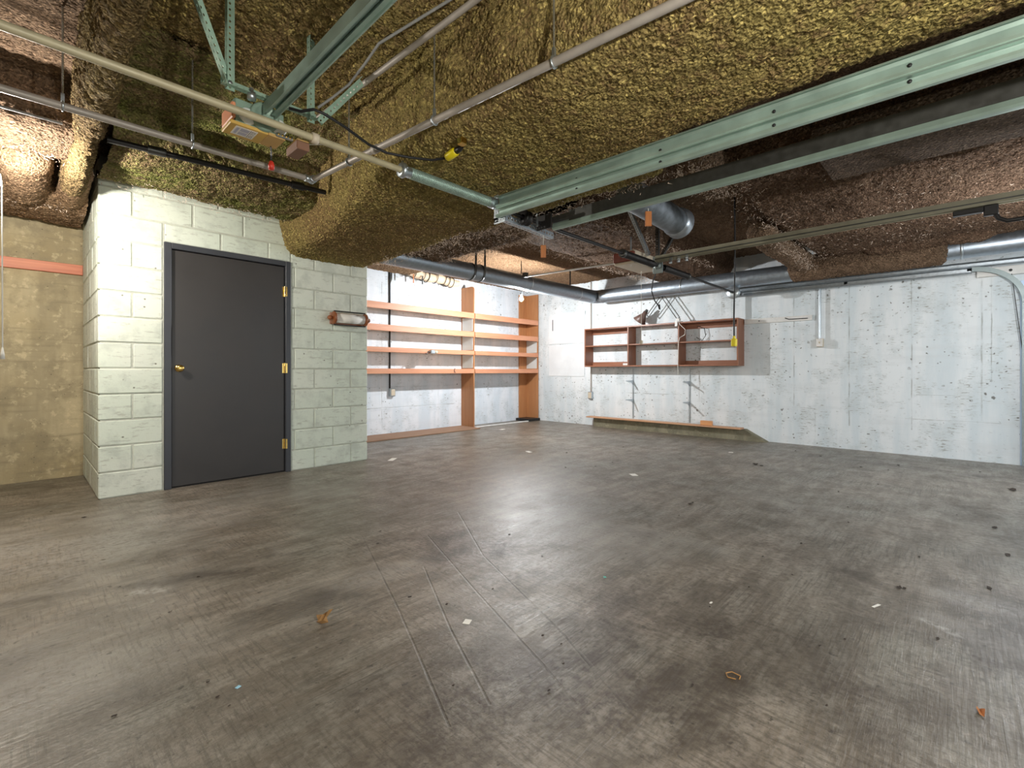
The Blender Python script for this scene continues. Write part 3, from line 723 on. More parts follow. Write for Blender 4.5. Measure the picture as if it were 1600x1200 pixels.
# small things on the shelving
t = thing('pencil_sharpener', 'small grey metal clamp gadget on the third shelf edge', 'gadget', at(673, 551, 'y', SY-.03))
gx, gy, gz = t.location
part('body', MB().box(gx-.03, gx+.05, gy-.055, gy-.0, gz-.02, gz+.045, .008), M['galv'], t)
part('crank', MB().tube([(gx-.03, gy-.03, gz+.01), (gx-.08, gy-.03, gz+.012), (gx-.085, gy-.03, gz-.025), (gx-.12, gy-.03, gz-.025)], .008, 8), M['darksteel'], t)
part('drum', MB().lathe((gx+.05, gy-.03, gz+.012), (1,0,0), [(0,0),(0,.026),(.05,.026),(.05,0)], 14), M['beige'], t)
hk = at(711, 580, 'y', SY-.025)
solo('wire_hook', MB().tube([(hk[0]+.02, hk[1]+.04, 1.043), (hk[0], hk[1]-.004, 1.043), (hk[0]-.02, hk[1]-.006, 1.02), (hk[0]-.012, hk[1]-.006, .985), (hk[0]+.012, hk[1]-.006, .98)], .005, 6), M['black'], 'small black hook over the edge of the lowest shelf', 'hook')

# outlet and conduit on the back wall
t = thing('wall_outlet', 'grey outlet box below the lowest shelf with a black cable running up the back wall', 'outlet', (4.06, YB, .65))
part('outlet_box', MB().box(4.02, 4.12, YB-.055, YB-.002, .60, .73, .008), M['galv'], t)
part('cover_plate', MB().box(4.035, 4.105, YB-.060, YB-.055, .615, .715, .003), M['beige'], t)
part('cable', MB().tube([(4.035, YB-.014, .72), (4.035, YB-.014, 2.2), (4.032, YB-.014, 2.60)], .013, 8), M['black'], t)
part('cable_branch', MB().tube([(4.035, YB-.014, 2.38), (4.07, YB-.014, 2.46), (4.08, YB-.014, 2.60)], .008, 6), M['greywire'], t)

# paper roll holder on the closet wall
t = thing('paper_roll_holder', 'varnished wooden paper roll holder on the pale block wall beside the door', 'roll holder', (2.43, YD, 1.56))
zc, yc = 1.562, YD-.085
part('paper_roll', MB().lathe((2.285, yc, zc), (1,0,0), [(0,0),(0,.050),(.325,.050),(.325,0)], 24), M['paper'], t)
for x, s_ in ((2.262, -1), (2.617, 1)):
    e = part('end_disc', MB().lathe((x, yc, zc), (1,0,0), [(0,0),(0,.062),(.004,.068),(.018,.068),(.022,.062),(.022,0)], 24), M['reelwood'], t)
    part('finial', MB().lathe((x+(.022 if s_ > 0 else 0), yc, zc), (s_,0,0), [(0,.016),(.012,.015),(.02,.024),(.035,.026),(.048,.018),(.055,.006),(.056,0)], 14), M['reelwood'], e)
part('back_board', MB().box(2.265, 2.636, YD-.022, YD-.003, 1.50, 1.625, .004), M['reelwood'], t)
for z in (zc+.072, zc-.072):
    part('rail', MB().tube([(2.27, yc-.012, z), (2.628, yc-.012, z)], .0065, 8), M['black'], t)
for x in (2.273, 2.628): part('bracket_arm', MB().box(x-.009, x+.009, YD-.085, YD-.022, zc-.02, zc+.02, .003), M['reelwood'], t)

# ============================================================ RIGHT WALL
CX0 = 7.06
cb = thing('wall_cabinet', 'open red-stained wooden wall cabinet with six compartments on the white right wall', 'cabinet', (7.19, 3.58, 1.08))
part('top_board', MB().box(CX0, XR-.003, 2.258, 4.90, 1.742, 1.764, .002), M['stained'], cb)
part('bottom_board', MB().box(CX0, XR-.003, 2.258, 4.90, 1.078, 1.10, .002), M['stained'], cb)
for y in (2.258, 3.128, 4.006, 4.878): part('upright', MB().box(CX0, XR-.003, y, y+.022, 1.101, 1.741, .002), M['stained_v'], cb)
for y0, y1 in ((2.281, 3.127), (3.151, 4.005), (4.029, 4.877)):
    part('shelf', MB().box(CX0+.005, XR-.003, y0, y1, 1.438, 1.457, .002), M['stained'], cb)
    for z0, z1 in ((1.665, 1.741), (1.101, 1.165)):
        if y0 == 3.151: continue
        part('back_rail', MB().box(XR-.022, XR-.004, y0, y1, z0, z1, .002), M['stained'], cb)
o = solo('white_adapter', MB().box(7.09, 7.13, 4.03, 4.13, 1.101, 1.135, .004), M['white'], 'tiny white block on the bottom board of the wall cabinet', 'block')

# desk lamp clamped on the cabinet
lb = (7.13, 3.17, 1.765); el = at(1035, 462, 'x', 7.13); sj = at(1012, 494, 'x', 7.13)
t = thing('desk_lamp', 'brown swing-arm desk lamp clamped on top of the wall cabinet', 'lamp', lb)
part('clamp', MB().box(7.09, 7.17, 3.11, 3.23, 1.766, 1.783, .004).box(7.10, 7.16, 3.14, 3.20, 1.784, 1.83, .006).box(7.045, 7.058, 3.15, 3.19, 1.70, 1.783), M['white'], t, 'white lamp clamp')
def arm(nm, a, b, off):
    a, b = Vector(a), Vector(b); T = (b-a).normalized(); N = Vector((0, -T.z, T.y))*off
    part(nm, MB().tube([tuple(a+N), tuple(b+N)], .0075, 8).tube([tuple(a-N), tuple(b-N)], .0075, 8).tube([tuple(a+N), tuple(a-N)], .009, 8).tube([tuple(b+N), tuple(b-N)], .009, 8), M['darksteel'], t)
arm('lower_arm', (7.13, 3.17, 1.83), el, .024); arm('upper_arm', el, sj, .022)
part('elbow_joint', MB().lathe((7.115, el[1], el[2]), (1,0,0), [(0,0),(0,.026),(.03,.026),(.03,0)], 12), M['darksteel'], t)
ax = Vector((0, .62, -.78)).normalized(); sb = Vector(sj)+Vector((0, .03, .075))
sh_ = part('lamp_shade', MB().lathe(tuple(sb), tuple(ax), [(0,0),(0,.035),(.05,.037),(.07,.05),(.19,.115),(.192,.112),(.07,.045)], 22), M['shade'], t)
part('socket', MB().lathe(tuple(sb-ax*.04), tuple(ax), [(0,0),(0,.022),(.038,.028),(.038,0)], 12), M['darksteel'], sh_)
part('shade_stem', MB().tube([sj, tuple(sb+ax*.03)], .008, 8), M['darksteel'], t)
solo('white_power_cord', MB().tube([(7.06, 3.14, 1.775), (7.03, 3.10, 1.72), (7.035, 3.02, 1.64), (7.04, 3.03, 1.56), (7.045, 3.11, 1.52), (7.05, 3.135, 1.45), (7.05, 3.14, 1.2), (7.05, 3.145, 1.05), (7.05, 3.14, .95)], .0045, 6), M['whitecord'], 'thin white cord dangling down the front of the wall cabinet', 'cord')
solo('black_wire_loop', MB().tube([(7.28, 2.93, 1.70), (7.27, 2.82, 1.66), (7.27, 2.80, 1.55), (7.28, 2.86, 1.47), (7.29, 2.95, 1.53)], .005, 6), M['rubber'], 'loose black wire loop inside the top right cabinet compartment', 'wire')

# shelf standards with brackets under the cabinet
for i, y in enumerate((4.06, 3.07)):
    t = thing('shelf_standard', ('steel shelf standard with two empty brackets, nearer the room corner', 'steel shelf standard with two empty brackets, nearer the wood offcut')[i], 'shelf bracket', (XR, y, .6), 'shelf standards under the cabinet')
    part('standard_rail', MB().box(XR-.014, XR-.002, y-.010, y+.010, .19, 1.05), M['galv'], t)
    for z in (.835, .515):
        part('bracket', MB().prism([(XR-.016, z+.006), (XR-.25, z+.006), (XR-.25, z-.006), (XR-.06, z-.035), (XR-.016, z-.07)], 'y', y-.0055, y+.0055), M['galv'], t)

# concrete ledge, its board, the wood offcut
struct('trim_1', MB().add([(7.19, 1.93, 0), (7.19, 2.22, .158), (7.19, 4.79, .158), (7.19, 4.79, 0), (XR, 1.93, 0), (XR, 2.22, .158), (XR, 4.79, .158), (XR, 4.79, 0)],
      [(0,1,2,3), (4,7,6,5), (0,4,5,1), (1,5,6,2), (2,6,7,3)]), M['raw_ledge'])
solo('ledge_board', MB().box(7.10, 7.25, 2.24, 4.89, .160, .182, .003), M['ledgewood'], 'long bare board lying on the low concrete ledge', 'board')
solo('wood_offcut', MB().box(7.13, 7.19, 2.66, 2.83, .183, .25, .004), M['woodblock'], 'short pine offcut standing on the board of the ledge', 'wood block')

# outlets and conduits
t = thing('conduit_outlet', 'outlet box at the end of a conduit left of the wall cabinet', 'outlet', (XR, 4.92, .60))
part('outlet_box', MB().box(XR-.05, XR-.003, 4.88, 4.97, .49, .62, .006), M['galv'], t)
part('cover_plate', MB().box(XR-.055, XR-.05, 4.89, 4.96, .50, .61, .003), M['beige'], t)
part('conduit', MB().tube([(XR-.016, 4.92, .62), (XR-.016, 4.92, 2.66)], .012, 8), M['pipe_grey'], t)
t = thing('conduit_switch', 'small white switch box on a conduit right of the wall cabinet', 'switch', (XR, 1.30, 1.36))
part('switch_box', MB().box(XR-.085, XR-.004, 1.27, 1.345, 1.32, 1.43, .006), M['beige'], t)
part('cover_plate', MB().box(XR-.092, XR-.085, 1.272, 1.343, 1.324, 1.426, .003), M['white'], t)
part('toggle', MB().box(XR-.104, XR-.092, 1.30, 1.312, 1.365, 1.39, .003), M['beige'], t)
part('conduit', MB().tube([(XR-.05, 1.31, 1.43), (XR-.05, 1.31, 1.56), (XR-.05, 1.31, 2.2), (XR-.05, 1.31, 2.66)], .014, 8), M['galv'], t)
# painted strips and hatch boards
t = thing('wall_strip', 'white painted wooden strip on the wall right of the cabinet', 'board', (XR, 1.83, 1.70))
part('strip_board', MB().box(XR-.03, XR-.003, 1.40, 2.25, 1.685, 1.755, .003), M['white'], t)
part('latch', MB().tube([(XR-.034, 1.72, 1.735), (XR-.04, 1.67, 1.712), (XR-.034, 1.45, 1.712)], .006, 6), M['black'], t)
part('screw', MB().lathe((XR-.03, 2.05, 1.72), (-1,0,0), [(0,0),(0,.008),(.004,.008),(.004,0)], 8), M['black'], t)
t = thing('wall_hatch', 'flush white painted hatch panels on the right wall by the room corner', 'hatch', (XR, 5.5, 1.5))
part('panel', MB().box(XR-.012, XR-.002, 5.07, 5.93, 1.535, 2.10, .003), M['hatch'], t)
part('panel', MB().box(XR-.012, XR-.002, 5.07, 5.93, .90, 1.515, .003), M['hatch'], t)
part('top_batten', MB().box(XR-.022, XR-.012, 5.05, 5.80, 2.06, 2.13, .003), M['hatch'], t)
part('slot', MB().box(XR-.014, XR-.012, 5.82, 5.835, 1.80, 2.02), M['black'], t)

# ============================================================ DUCTS
BDY, DXR, DRZ, DR = 4.575, 6.93, 2.292, .110
t = thing('back_duct', 'round galvanised duct crossing below the ceiling in front of the back wall', 'duct', (5.0, BDY, 2.2))
part('duct_tube', MB().tube([(2.74, BDY, DRZ), (5.15, BDY, DRZ)], DR-.001, 28), M['galv_duct'], t)
part('duct_tube', MB().tube([(5.151, BDY, DRZ), (6.80, BDY, DRZ)], DR, 28), M['galv_duct'], t)
for x in (5.15, 6.38): part('duct_seam', MB().lathe((x-.012, BDY, DRZ), (1,0,0), [(0,DR),(.003,DR+.005),(.021,DR+.005),(.024,DR)], 28), M['galv'], t)
for x in (4.02, 4.18): part('hanger_strap', MB().box(x-.016, x+.016, BDY-.118, BDY-.114, DRZ, 2.66).lathe((x-.016, BDY, DRZ), (1,0,0), [(0,DR+.002),(0,DR+.006),(.032,DR+.006),(.032,DR+.002)], 28), M['darksteel'], t)
part('hanger_rod', MB().tube([(6.19, BDY, DRZ+DR), (6.19, BDY, 2.66)], .012, 6), M['black'], t)
t = thing('wall_duct', 'long round galvanised duct along the top of the white right wall', 'duct', (DXR, 2.2, 2.2))
part('duct_tube', MB().tube([(DXR, 4.45, DRZ), (DXR+.005, 3.0, DRZ-.005), (DXR+.01, 1.5, DRZ-.01)], DR+.002, 28), M['galv_duct'], t)
part('duct_tube', MB().tube([(DXR+.01, 1.499, DRZ-.01), (DXR+.01, .2, DRZ+.02), (DXR+.01, -.72, DRZ+.03)], DR+.001, 28), M['galv_duct'], t)
part('elbow', MB().tube([(6.80, BDY, DRZ), (6.87, BDY-.005, DRZ), (DXR-.01, BDY-.045, DRZ), (DXR, BDY-.13, DRZ)], DR+.004, 28), M['galv_duct'], t)
for y in (4.42, 3.0, -.05): part('duct_seam', MB().lathe((DXR+.005, y, DRZ if y > 0 else DRZ+.02), (0,1,0), [(0,DR+.002),(.003,DR+.008),(.02,DR+.008),(.023,DR+.002)], 28), M['galv'], t)
fluff('insulation_sleeve', t, 'y', .05, 1.60, circle(DXR-.01, 2.315, .158, 44), .011, .018, M['fluff_brown'], closed=True, cap=.10, seed=41)
t = thing('branch_duct', 'short galvanised duct stub with torn insulation under the dark ceiling', 'duct', (3.8, 1.9, 2.3))
part('duct_tube', MB().tube([(3.30, 1.87, 2.40), (4.22, 1.90, 2.395)], .118, 28), M['galv_old'], t)
part('torn_wrap', MB().lathe((4.20, 1.90, 2.395), (1,0,0), [(0,.119),(.02,.135),(.06,.128),(.10,.142),(.13,.125),(.15,.10)], 22), M['foil'], t)
t = thing('flex_duct', 'pale flexible duct bound with dark straps high on the back wall', 'duct', (4.8, 6.32, 2.5))
P_ = [(4.28+.085*k, 6.33, 2.575+.012*math.sin(k*1.1)-.004*k) for k in range(13)]
part('flex_tube', MB().tube(P_, [.045]+[.072+.012*math.sin(k*2.3) for k in range(11)]+[.05], 18), M['flex'], t)
for k in (1, 3, 4, 6, 8, 9, 10): part('strap', MB().tube([(P_[k][0]-.03, 6.33-.088*math.cos(a), P_[k][2]+.088*math.sin(a)) if False else (P_[k][0]+.02*math.sin(a*1.0), 6.33-.087*math.cos(a), P_[k][2]+.087*math.sin(a)) for a in [math.pi*2*j/14 for j in range(15)]], .006, 5), M['black'], t)
for x in (4.30, 4.47): part('hanging_tie', MB().box(x-.010, x+.010, 6.24, 6.244, 2.40, 2.54), M['tagwood'] if x < 4.4 else M['black'], t)

# ============================================================ GARAGE DOOR HARDWARE
TX1, TX2, TX3 = 2.16, 2.70, 7.20
def ctrack(x, z0, z1, side, y0, y1, drop=0.0):
    """galvanised C track: web at x, lips turned to 'side', lower at the door end by drop"""
    d = .034*side; h = z1-z0
    L = [(x+d, z1-.010), (x+d*.9, z1-.002), (x+d*.25, z1), (x, z1-.012), (x, z0+.012), (x+d*.25, z0), (x+d*.8, z0), (x+d, z0+.006), (x+d*.95, z0+.016)]
    m = MB().strip(L, .0022, 'y', y0, y1)
    if drop: m.v = [(a, b, c-drop*(y1-b)/(y1-y0)) for a, b, c in m.v]
    return m
t = thing('door_track', 'pale green galvanised double track overhead, nearest and largest in view', 'track', (TX1, 1, 2.0), 'overhead door tracks')
part('upper_track', ctrack(TX1, 2.062, 2.134, -1, -.74, 2.17, .045), M['galv_green'], t)
part('lower_track', ctrack(TX1, 2.000, 2.058, -1, -.74, 2.17, .03), M['galv_green'], t)
for y in (1.55, 1.05, .55, .12):
    for z in (2.085, 2.028): part('bolt', MB().lathe((TX1-.001, y, z-.012*(2.17-y)/2.9), (-1,0,0), [(0,.007),(.004,.007),(.006,.003),(.006,0)], 8), M['black'], t)
part('end_plate', MB().holed((TX1+.004, 2.12, 1.99), (TX1+.004, 2.22, 1.99), (0,0,1), .04, .003).holed((TX1+.004, 2.20, 1.98), (TX1+.004, 2.20, 2.16), (0,1,0), .04, .003), M['galv'], t)
t = thing('door_track', 'dark-sided double track with a pale lower edge, right of the largest track', 'track', (TX2, 1, 2.0), 'overhead door tracks')
part('upper_track', ctrack(TX2, 2.090, 2.142, 1, -.74, 2.16, .004), M['darksteel'], t)  # dark steel stands in for the shadow on this side
part('lower_track', ctrack(TX2, 2.040, 2.088, 1, -.74, 2.16, .004), M['galv_green'], t)
part('bottom_lip', MB().strip([(TX2-.012, 2.070), (TX2-.016, 2.046), (TX2-.006, 2.037), (TX2+.012, 2.036)], .002, 'y', -.74, 2.15), M['galv_green'], t)
part('track_web', MB().box(TX2-.006, TX2-.002, -.74, 2.0, 2.074, 2.150), M['darksteel'], t)  # added dark strip painting the shadow cast on the track's web
t = thing('door_track', 'double track along the white right wall that curves down at the far right', 'track', (TX3, 1, 2.0), 'overhead door tracks')
part('upper_track', ctrack(TX3, 2.148, 2.208, -1, -.74, 2.38, .02), M['galv'], t)
part('lower_track', ctrack(TX3, 2.074, 2.142, -1, -.12, 2.38, .004), M['galv'], t)
arc_o = [(-.12-.42*math.sin(a), 2.136-.42+.42*math.cos(a)) for a in [math.radians(6*k) for k in range(16)]]
arc_i = [(-.12-.372*math.sin(a), 2.136-.42+.372*math.cos(a)) for a in [math.radians(6*k) for k in range(16)]]
part('curved_track', MB().prism(arc_o+arc_i[::-1], 'x', TX3-.034, TX3), M['darkgalv'], t)
part('vertical_track', MB().box(TX3-.034, TX3, -.54, -.492, 0.02, 1.72), M['darkgalv'], t)
part('end_plate', MB().holed((TX3-.04, 2.30, 2.13), (TX3-.04, 2.52, 2.13), (0,0,1), .07, .003), M['galv'], t)
part('end_strap', MB().holed((TX3-.10, 2.30, 2.22), (TX3-.02, 2.30, 2.22), (0,1,0), .05, .003), M['galv'], t)
part('track_hanger', MB().angle((TX3-.01, 2.36, 1.78), (TX3-.01, 2.36, 2.08), (0,1,0), (-1,0,0), .035), M['galv'], t)
for y in (1.02, -.1): part('wall_bracket', MB().box(TX3, XR-.003, y-.02, y+.02, 2.10, 2.13, .002), M['galv'], t)
solo('lift_cable', MB().tube([(TX3+.02, -.42, 2.03), (TX3+.03, -.50, 1.2), (TX3+.03, -.54, .2)], .0035, 6), M['black'], 'thin dark lift cable slanting down the right edge of the white wall', 'cable')
t = thing('header_board', 'white board with a bolt at the top of the wall beside the curved track', 'board', (7.28, -.4, 2.05))
part('board', MB().box(7.255, 7.317, -.72, -.16, 2.03, 2.125, .004), M['white'], t)
part('bolt', MB().lathe((7.255, -.415, 2.075), (-1,0,0), [(0,.014),(.004,.014),(.006,.007),(.012,.006),(.012,0)], 12), M['darksteel'], t)

# torsion shaft of the left door
def spring(name, x0, x1, y, z, r, wire, turns, mat, parent, amp=0.0):
    n = turns*10; pts = []
    for k in range(n+1):
        a = 2*math.pi*k/10; x = x0+(x1-x0)*k/n; s_ = amp*math.sin(math.pi*k/n)
        pts.append((x, y+r*math.cos(a), z-s_+r*math.sin(a)))
    part(name, MB().tube(pts, wire, 5), mat, parent)
SHY, SHZ = 2.20, 2.10
t = thing('torsion_shaft', 'long tan painted shaft with a coil spring crossing overhead at left', 'shaft', (.8, SHY, SHZ))
part('shaft_bar', MB().tube([(-1.05, SHY, SHZ), (2.14, SHY, SHZ)], .0165, 14), M['bar_tan'], t)
spring('torsion_spring', 1.49, 2.13, SHY, SHZ, .027, .0058, 60, M['galv_green'], t)
part('winding_cone', MB().lathe((1.43, SHY, SHZ), (1,0,0), [(0,.018),(0,.038),(.02,.042),(.035,.03),(.06,.03),(.075,.024)], 16), M['galv'], t)
part('set_screw', MB().lathe((1.445, SHY, SHZ+.03), (0,0,1), [(0,.006),(.022,.006),(.022,0)], 6), M['galv'], t)
part('set_screw', MB().lathe((1.445, SHY-.03, SHZ), (0,-1,0), [(0,.006),(.022,.006),(.022,0)], 6), M['galv'], t)
part('spring_cone', MB().lathe((2.09, SHY, SHZ), (1,0,0), [(0,.028),(.02,.036),(.055,.036),(.06,.017)], 16), M['galv'], t)
for x in (-.15, .965):
    part('collar', MB().lathe((x-.02, SHY, SHZ), (1,0,0), [(0,.017),(0,.025),(.03,.025),(.03,.017)], 14), M['beige'], t)

# shaft of the right door
S2Y, S2Z = 2.27, 2.105
t = thing('torsion_shaft', 'dark torsion shaft with two black springs below the ceiling at right of centre', 'shaft', (4.8, S2Y, S2Z))
part('shaft_bar', MB().tube([(2.89, S2Y, S2Z), (7.16, S2Y, S2Z)], .0145, 12), M['black'], t)
spring('torsion_spring', 3.92, 4.50, S2Y, S2Z, .030, .0065, 48, M['black'], t)
spring('torsion_spring', 4.74, 5.35, S2Y, S2Z, .030, .0065, 50, M['black'], t)
for x in (3.88, 5.34): part('winding_cone', MB().lathe((x, S2Y, S2Z), (1,0,0), [(0,.016),(0,.038),(.03,.040),(.05,.026)], 14), M['darksteel'], t)
part('bearing_plate', MB().box(4.60, 4.612, S2Y-.055, S2Y+.055, S2Z-.08, S2Z+.10, .003).lathe((4.59, S2Y, S2Z), (1,0,0), [(0,.0),(0,.04),(.01,.04),(.01,0)], 14), M['darkgalv'], t)
part('hanger_angle', MB().angle((3.95, S2Y, 2.62), (4.42, S2Y, 2.18), (0,1,0), (0,0,1), .032), M['galv'], t)
part('hanger_angle', MB().angle((4.62, S2Y, 2.15), (4.62, S2Y, 2.62), (0,1,0), (1,0,0), .032), M['darksteel'], t)
part('hanger_angle', MB().angle((4.66, S2Y, 2.18), (4.95, S2Y-.1, 2.62), (0,1,0), (1,0,0), .032), M['darksteel'], t)
part('cable_drum', MB().lathe((6.86, S2Y, S2Z), (1,0,0), [(0,.02),(0,.085),(.008,.09),(.012,.075),(.05,.07),(.054,.085),(.06,.085),(.06,.02)], 26), M['galv'], t)

# drums and cross angle between the two middle tracks
t = thing('drum_bracket', 'slotted angle and cable drum joining the ends of the two middle tracks', 'bracket', (2.48, 2.2, 2.05))
part('cross_angle', MB().holed((2.24, 2.235, 2.055), (2.86, 2.275, 2.055), (0,0,1), .045, .003, .0085, .034).holed((2.24, 2.257, 2.033), (2.86, 2.297, 2.033), (0,1,0), .04, .003, .0085, .034), M['galv'], t)
part('cable_drum', MB().lathe((2.44, 2.22, 2.088), (1,0,0), [(0,.02),(0,.052),(.008,.056),(.012,.046),(.05,.042),(.054,.052),(.06,.052),(.06,.02)], 24), M['black'], t)
part('shaft_stub', MB().tube([(2.235, 2.22, 2.088), (2.70, 2.22, 2.088)], .0125, 10), M['black'], t)
part('side_plate', MB().box(2.64, 2.655, 2.12, 2.30, 2.04, 2.145, .003), M['black'], t)
part('upright_plate', MB().holed((2.30, 2.25, 2.04), (2.30, 2.25, 2.145), (1,0,0), .035, .003), M['galv'], t)
part('link', MB().box(2.335, 2.345, 2.235, 2.245, 2.05, 2.13).box(2.58, 2.59, 2.20, 2.21, 2.05, 2.14), M['galv'], t)

# openers
def opener_rail(name, label, x, y0, y1, z0, z1, mat):
    t = thing(name, label, 'rail', (x, (y0+y1)/2, z0), None)
    part('channel', MB().strip([(x-.028, z0), (x-.028, z1), (x+.028, z1), (x+.028, z0)], -.005, 'y', y0, y1), mat, t)
    part('inner_flange', MB().box(x-.0275, x-.008, y0, y1, z0+.012, z0+.016).box(x+.008, x+.0275, y0, y1, z0+.012, z0+.016), mat, t)
    if z0 < 2.12: part('side_groove', MB().box(x-.0345, x-.0335, y0+.01, y1, z0+.018, z0+.026), M['darksteel'], t)
    return t
opener_rail('opener_rail', 'pale green steel channel rail running up to the tan door opener', .775, -.74, 2.24, 2.145, 2.195, M['galv_green'])
t = opener_rail('opener_rail', 'long thin rail of the right door opener, middle of the right ceiling', 4.45, -.74, 2.212, 2.105, 2.165, M['railgrey'])
for i, y in enumerate((2.04, 1.96, 1.88)):
    part('rail_bolt', MB().box(4.412, 4.420, y-.012, y+.012, 2.06, 2.12).lathe((4.41, y, 2.07), (-1,0,0), [(0,0),(0,.014),(.012,.014),(.012,0)], 8), M['galv'], t)
t = thing('curved_link', 'black curved door link hanging from the long thin rail at far right', 'door link', (4.45, -.2, 2.06))
part('trolley', MB().box(4.425, 4.475, -.13, .02, 2.065, 2.10, .005), M['black'], t)
part('pivot', MB().box(4.43, 4.47, -.20, -.13, 2.035, 2.105, .005), M['black'], t)
part('curved_arm', MB().tube([(4.45, -.18, 2.06), (4.45, -.20, 2.01), (4.45, -.24, 1.985), (4.45, -.32, 1.985), (4.45, -.50, 2.01), (4.45, -.70, 2.04)], .014, 8), M['black'], t)

OZ = 2.085
a, b, c_, e = at(364,187,'z',OZ), at(345,206,'z',OZ), at(448,219,'z',OZ), at(395,229,'z',OZ)
ox0 = (a[0]+b[0])/2; oy0 = a[1]+.005; oy1 = b[1]; oxm = at(420,224,'z',OZ)[0]-.03; ox1 = c_[0]
t = thing('door_opener', 'tan and orange garage door opener with two white lamp lenses overhead at left', 'opener', ((ox0+ox1)/2, (oy0+oy1)/2, OZ))
part('bottom_cover', MB().box(ox0, oxm, oy0+.022, oy1, OZ, OZ+.016, .003), M['tan'], t)
part('bottom_cover', MB().box(oxm+.001, ox1, oy0+.022, oy1, OZ+.001, OZ+.016, .003), M['tan2'], t)
part('side_cover', MB().box(ox0, ox0+.016, oy0, oy1, OZ+.017, OZ+.085, .004), M['orange'], t, 'orange end cover')
part('body', MB().box(ox0+.017, ox1-.006, oy0+.03, oy1-.005, OZ+.017, OZ+.118, .004), M['plate_green'], t)
part('front_plate', MB().box(ox0+.02, ox1-.01, oy0+.022, oy0+.029, OZ+.012, OZ+.115, .002), M['plate_green'], t)
part('plate_sticker', MB().box(ox0+.035, ox0+.062, oy0+.0205, oy0+.0225, OZ+.034, OZ+.054), M['white_lens'], t)
w = ox1-ox0
for fx in (.30, .86): part('lamp_lens', MB().lathe((ox0+w*fx, oy0+.022, OZ+.050), (0,-1,0), [(0,.036),(.006,.036),(.014,.030),(.020,.016),(.022,0)], 22), M['white_lens'], t, 'round white lamp lens')
part('motor_housing', MB().lathe((ox0+w*.58, oy0+.021, OZ+.068), (0,-1,0), [(0,.062),(.018,.062),(.024,.056),(.024,.042),(.018,.038),(.018,0)], 30), M['plate_green'], t)
part('terminal_strip', MB().box(ox0+w*.80, ox1+.03, oy0+.008, oy0+.021, OZ+.004, OZ+.02, .003), M['galv'], t)
for k in range(5): part('terminal_screw', MB().lathe((ox0+w*.84+k*.017, oy0+.008, OZ+.012), (0,-1,0), [(0,.005),(.005,.005),(.005,0)], 8), M['brass'], t)
for fx in (.42, .50): part('vent_hole', MB().lathe((ox0+w*fx, oy0+.0215, OZ+.026), (0,-1,0), [(0,.006),(.001,.006),(.001,0)], 8), M['black'], t)
# paper label with its print, on the underside
lx0, lx1 = at(357,210,'z',OZ)[0], at(398,213,'z',OZ)[0]; ly0, ly1 = oy0+.036, oy1-.026
lab = part('paper_label', MB().box(lx0, lx1, ly0, ly1, OZ-.0012, OZ-.0002), M['paper'], t, 'white printed label')
pr = MB(); lw = lx1-lx0; lh = ly1-ly0
for k in range(4): pr.box(lx0+lw*(.08+.03*k), lx0+lw*(.095+.03*k), ly0+lh*.14, ly1-lh*.14, OZ-.0018, OZ-.0013)
for j in range(2):
    for k in range(7): pr.box(lx0+lw*(.28+.055*k), lx0+lw*(.31+.055*k), ly0+lh*(.12+.42*j), ly0+lh*(.46+.40*j), OZ-.0018, OZ-.0013)
part('small_print', pr, M['inkpale'], lab, kind='stuff')
part('printed_line', MB().box(lx0+lw*.70, lx0+lw*.72, ly0+lh*.06, ly1-lh*.06, OZ-.0018, OZ-.0013), M['ink'], lab)
cu = bpy.data.curves.new('txt', 'FONT'); cu.body = '2D1.7127'; cu.size = 1.0; cu.extrude = 0.0
tob = bpy.data.objects.new('txt', cu); COL.objects.link(tob); dgx = bpy.context.evaluated_depsgraph_get()
tm = bpy.data.meshes.new_from_object(tob.evaluated_get(dgx)); bpy.data.objects.remove(tob)
V = [v.co.copy() for v in tm.vertices]; wx = max(v.x for v in V); sc_ = lh*.84/wx; o_ = ORG[t.name]
for v in tm.vertices:
    v.co = (lx0+lw*.93-v.co.y*sc_*1.15-o_[0], ly1-lh*.08-v.co.x*sc_-o_[1], OZ-.0016-o_[2])
part('printed_number', tm, M['ink'], lab)
bx = at(463, 236, 'z', 2.06)
part('control_box', MB().box(bx[0]-.025, bx[0]+.035, bx[1]-.07, bx[1]+.06, 2.045, 2.085, .004), M['brownbox'], t)
part('control_box_lid', MB().box(bx[0]-.022, bx[0]+.032, bx[1]-.067, bx[1]+.057, 2.086, 2.092), M['tan2'], t)
part('wire', MB().tube([(bx[0]+.03, bx[1]+.05, 2.05), (bx[0]+.045, bx[1]+.02, 2.07), (bx[0]+.05, bx[1]-.03, 2.10), (bx[0]+.12, bx[1]-.04, 2.12)], .003, 6), M['whitecord'], t)
rh = at(424, 258, 'z', 2.03)
t = thing('release_handle', 'small red pull handle hanging under the tan door opener', 'handle', rh)
part('grip', MB().lathe((rh[0], rh[1], rh[2]-.022), (0,0,1), [(0,0),(0,.013),(.02,.015),(.04,.009),(.045,0)], 12), M['red'], t)
part('cord', MB().tube([(rh[0], rh[1], rh[2]+.02), (rh[0], rh[1], rh[2]+.045), (min(rh[0], ox1-.03), oy1-.02, OZ-.002)], .003, 6), M['black'], t)

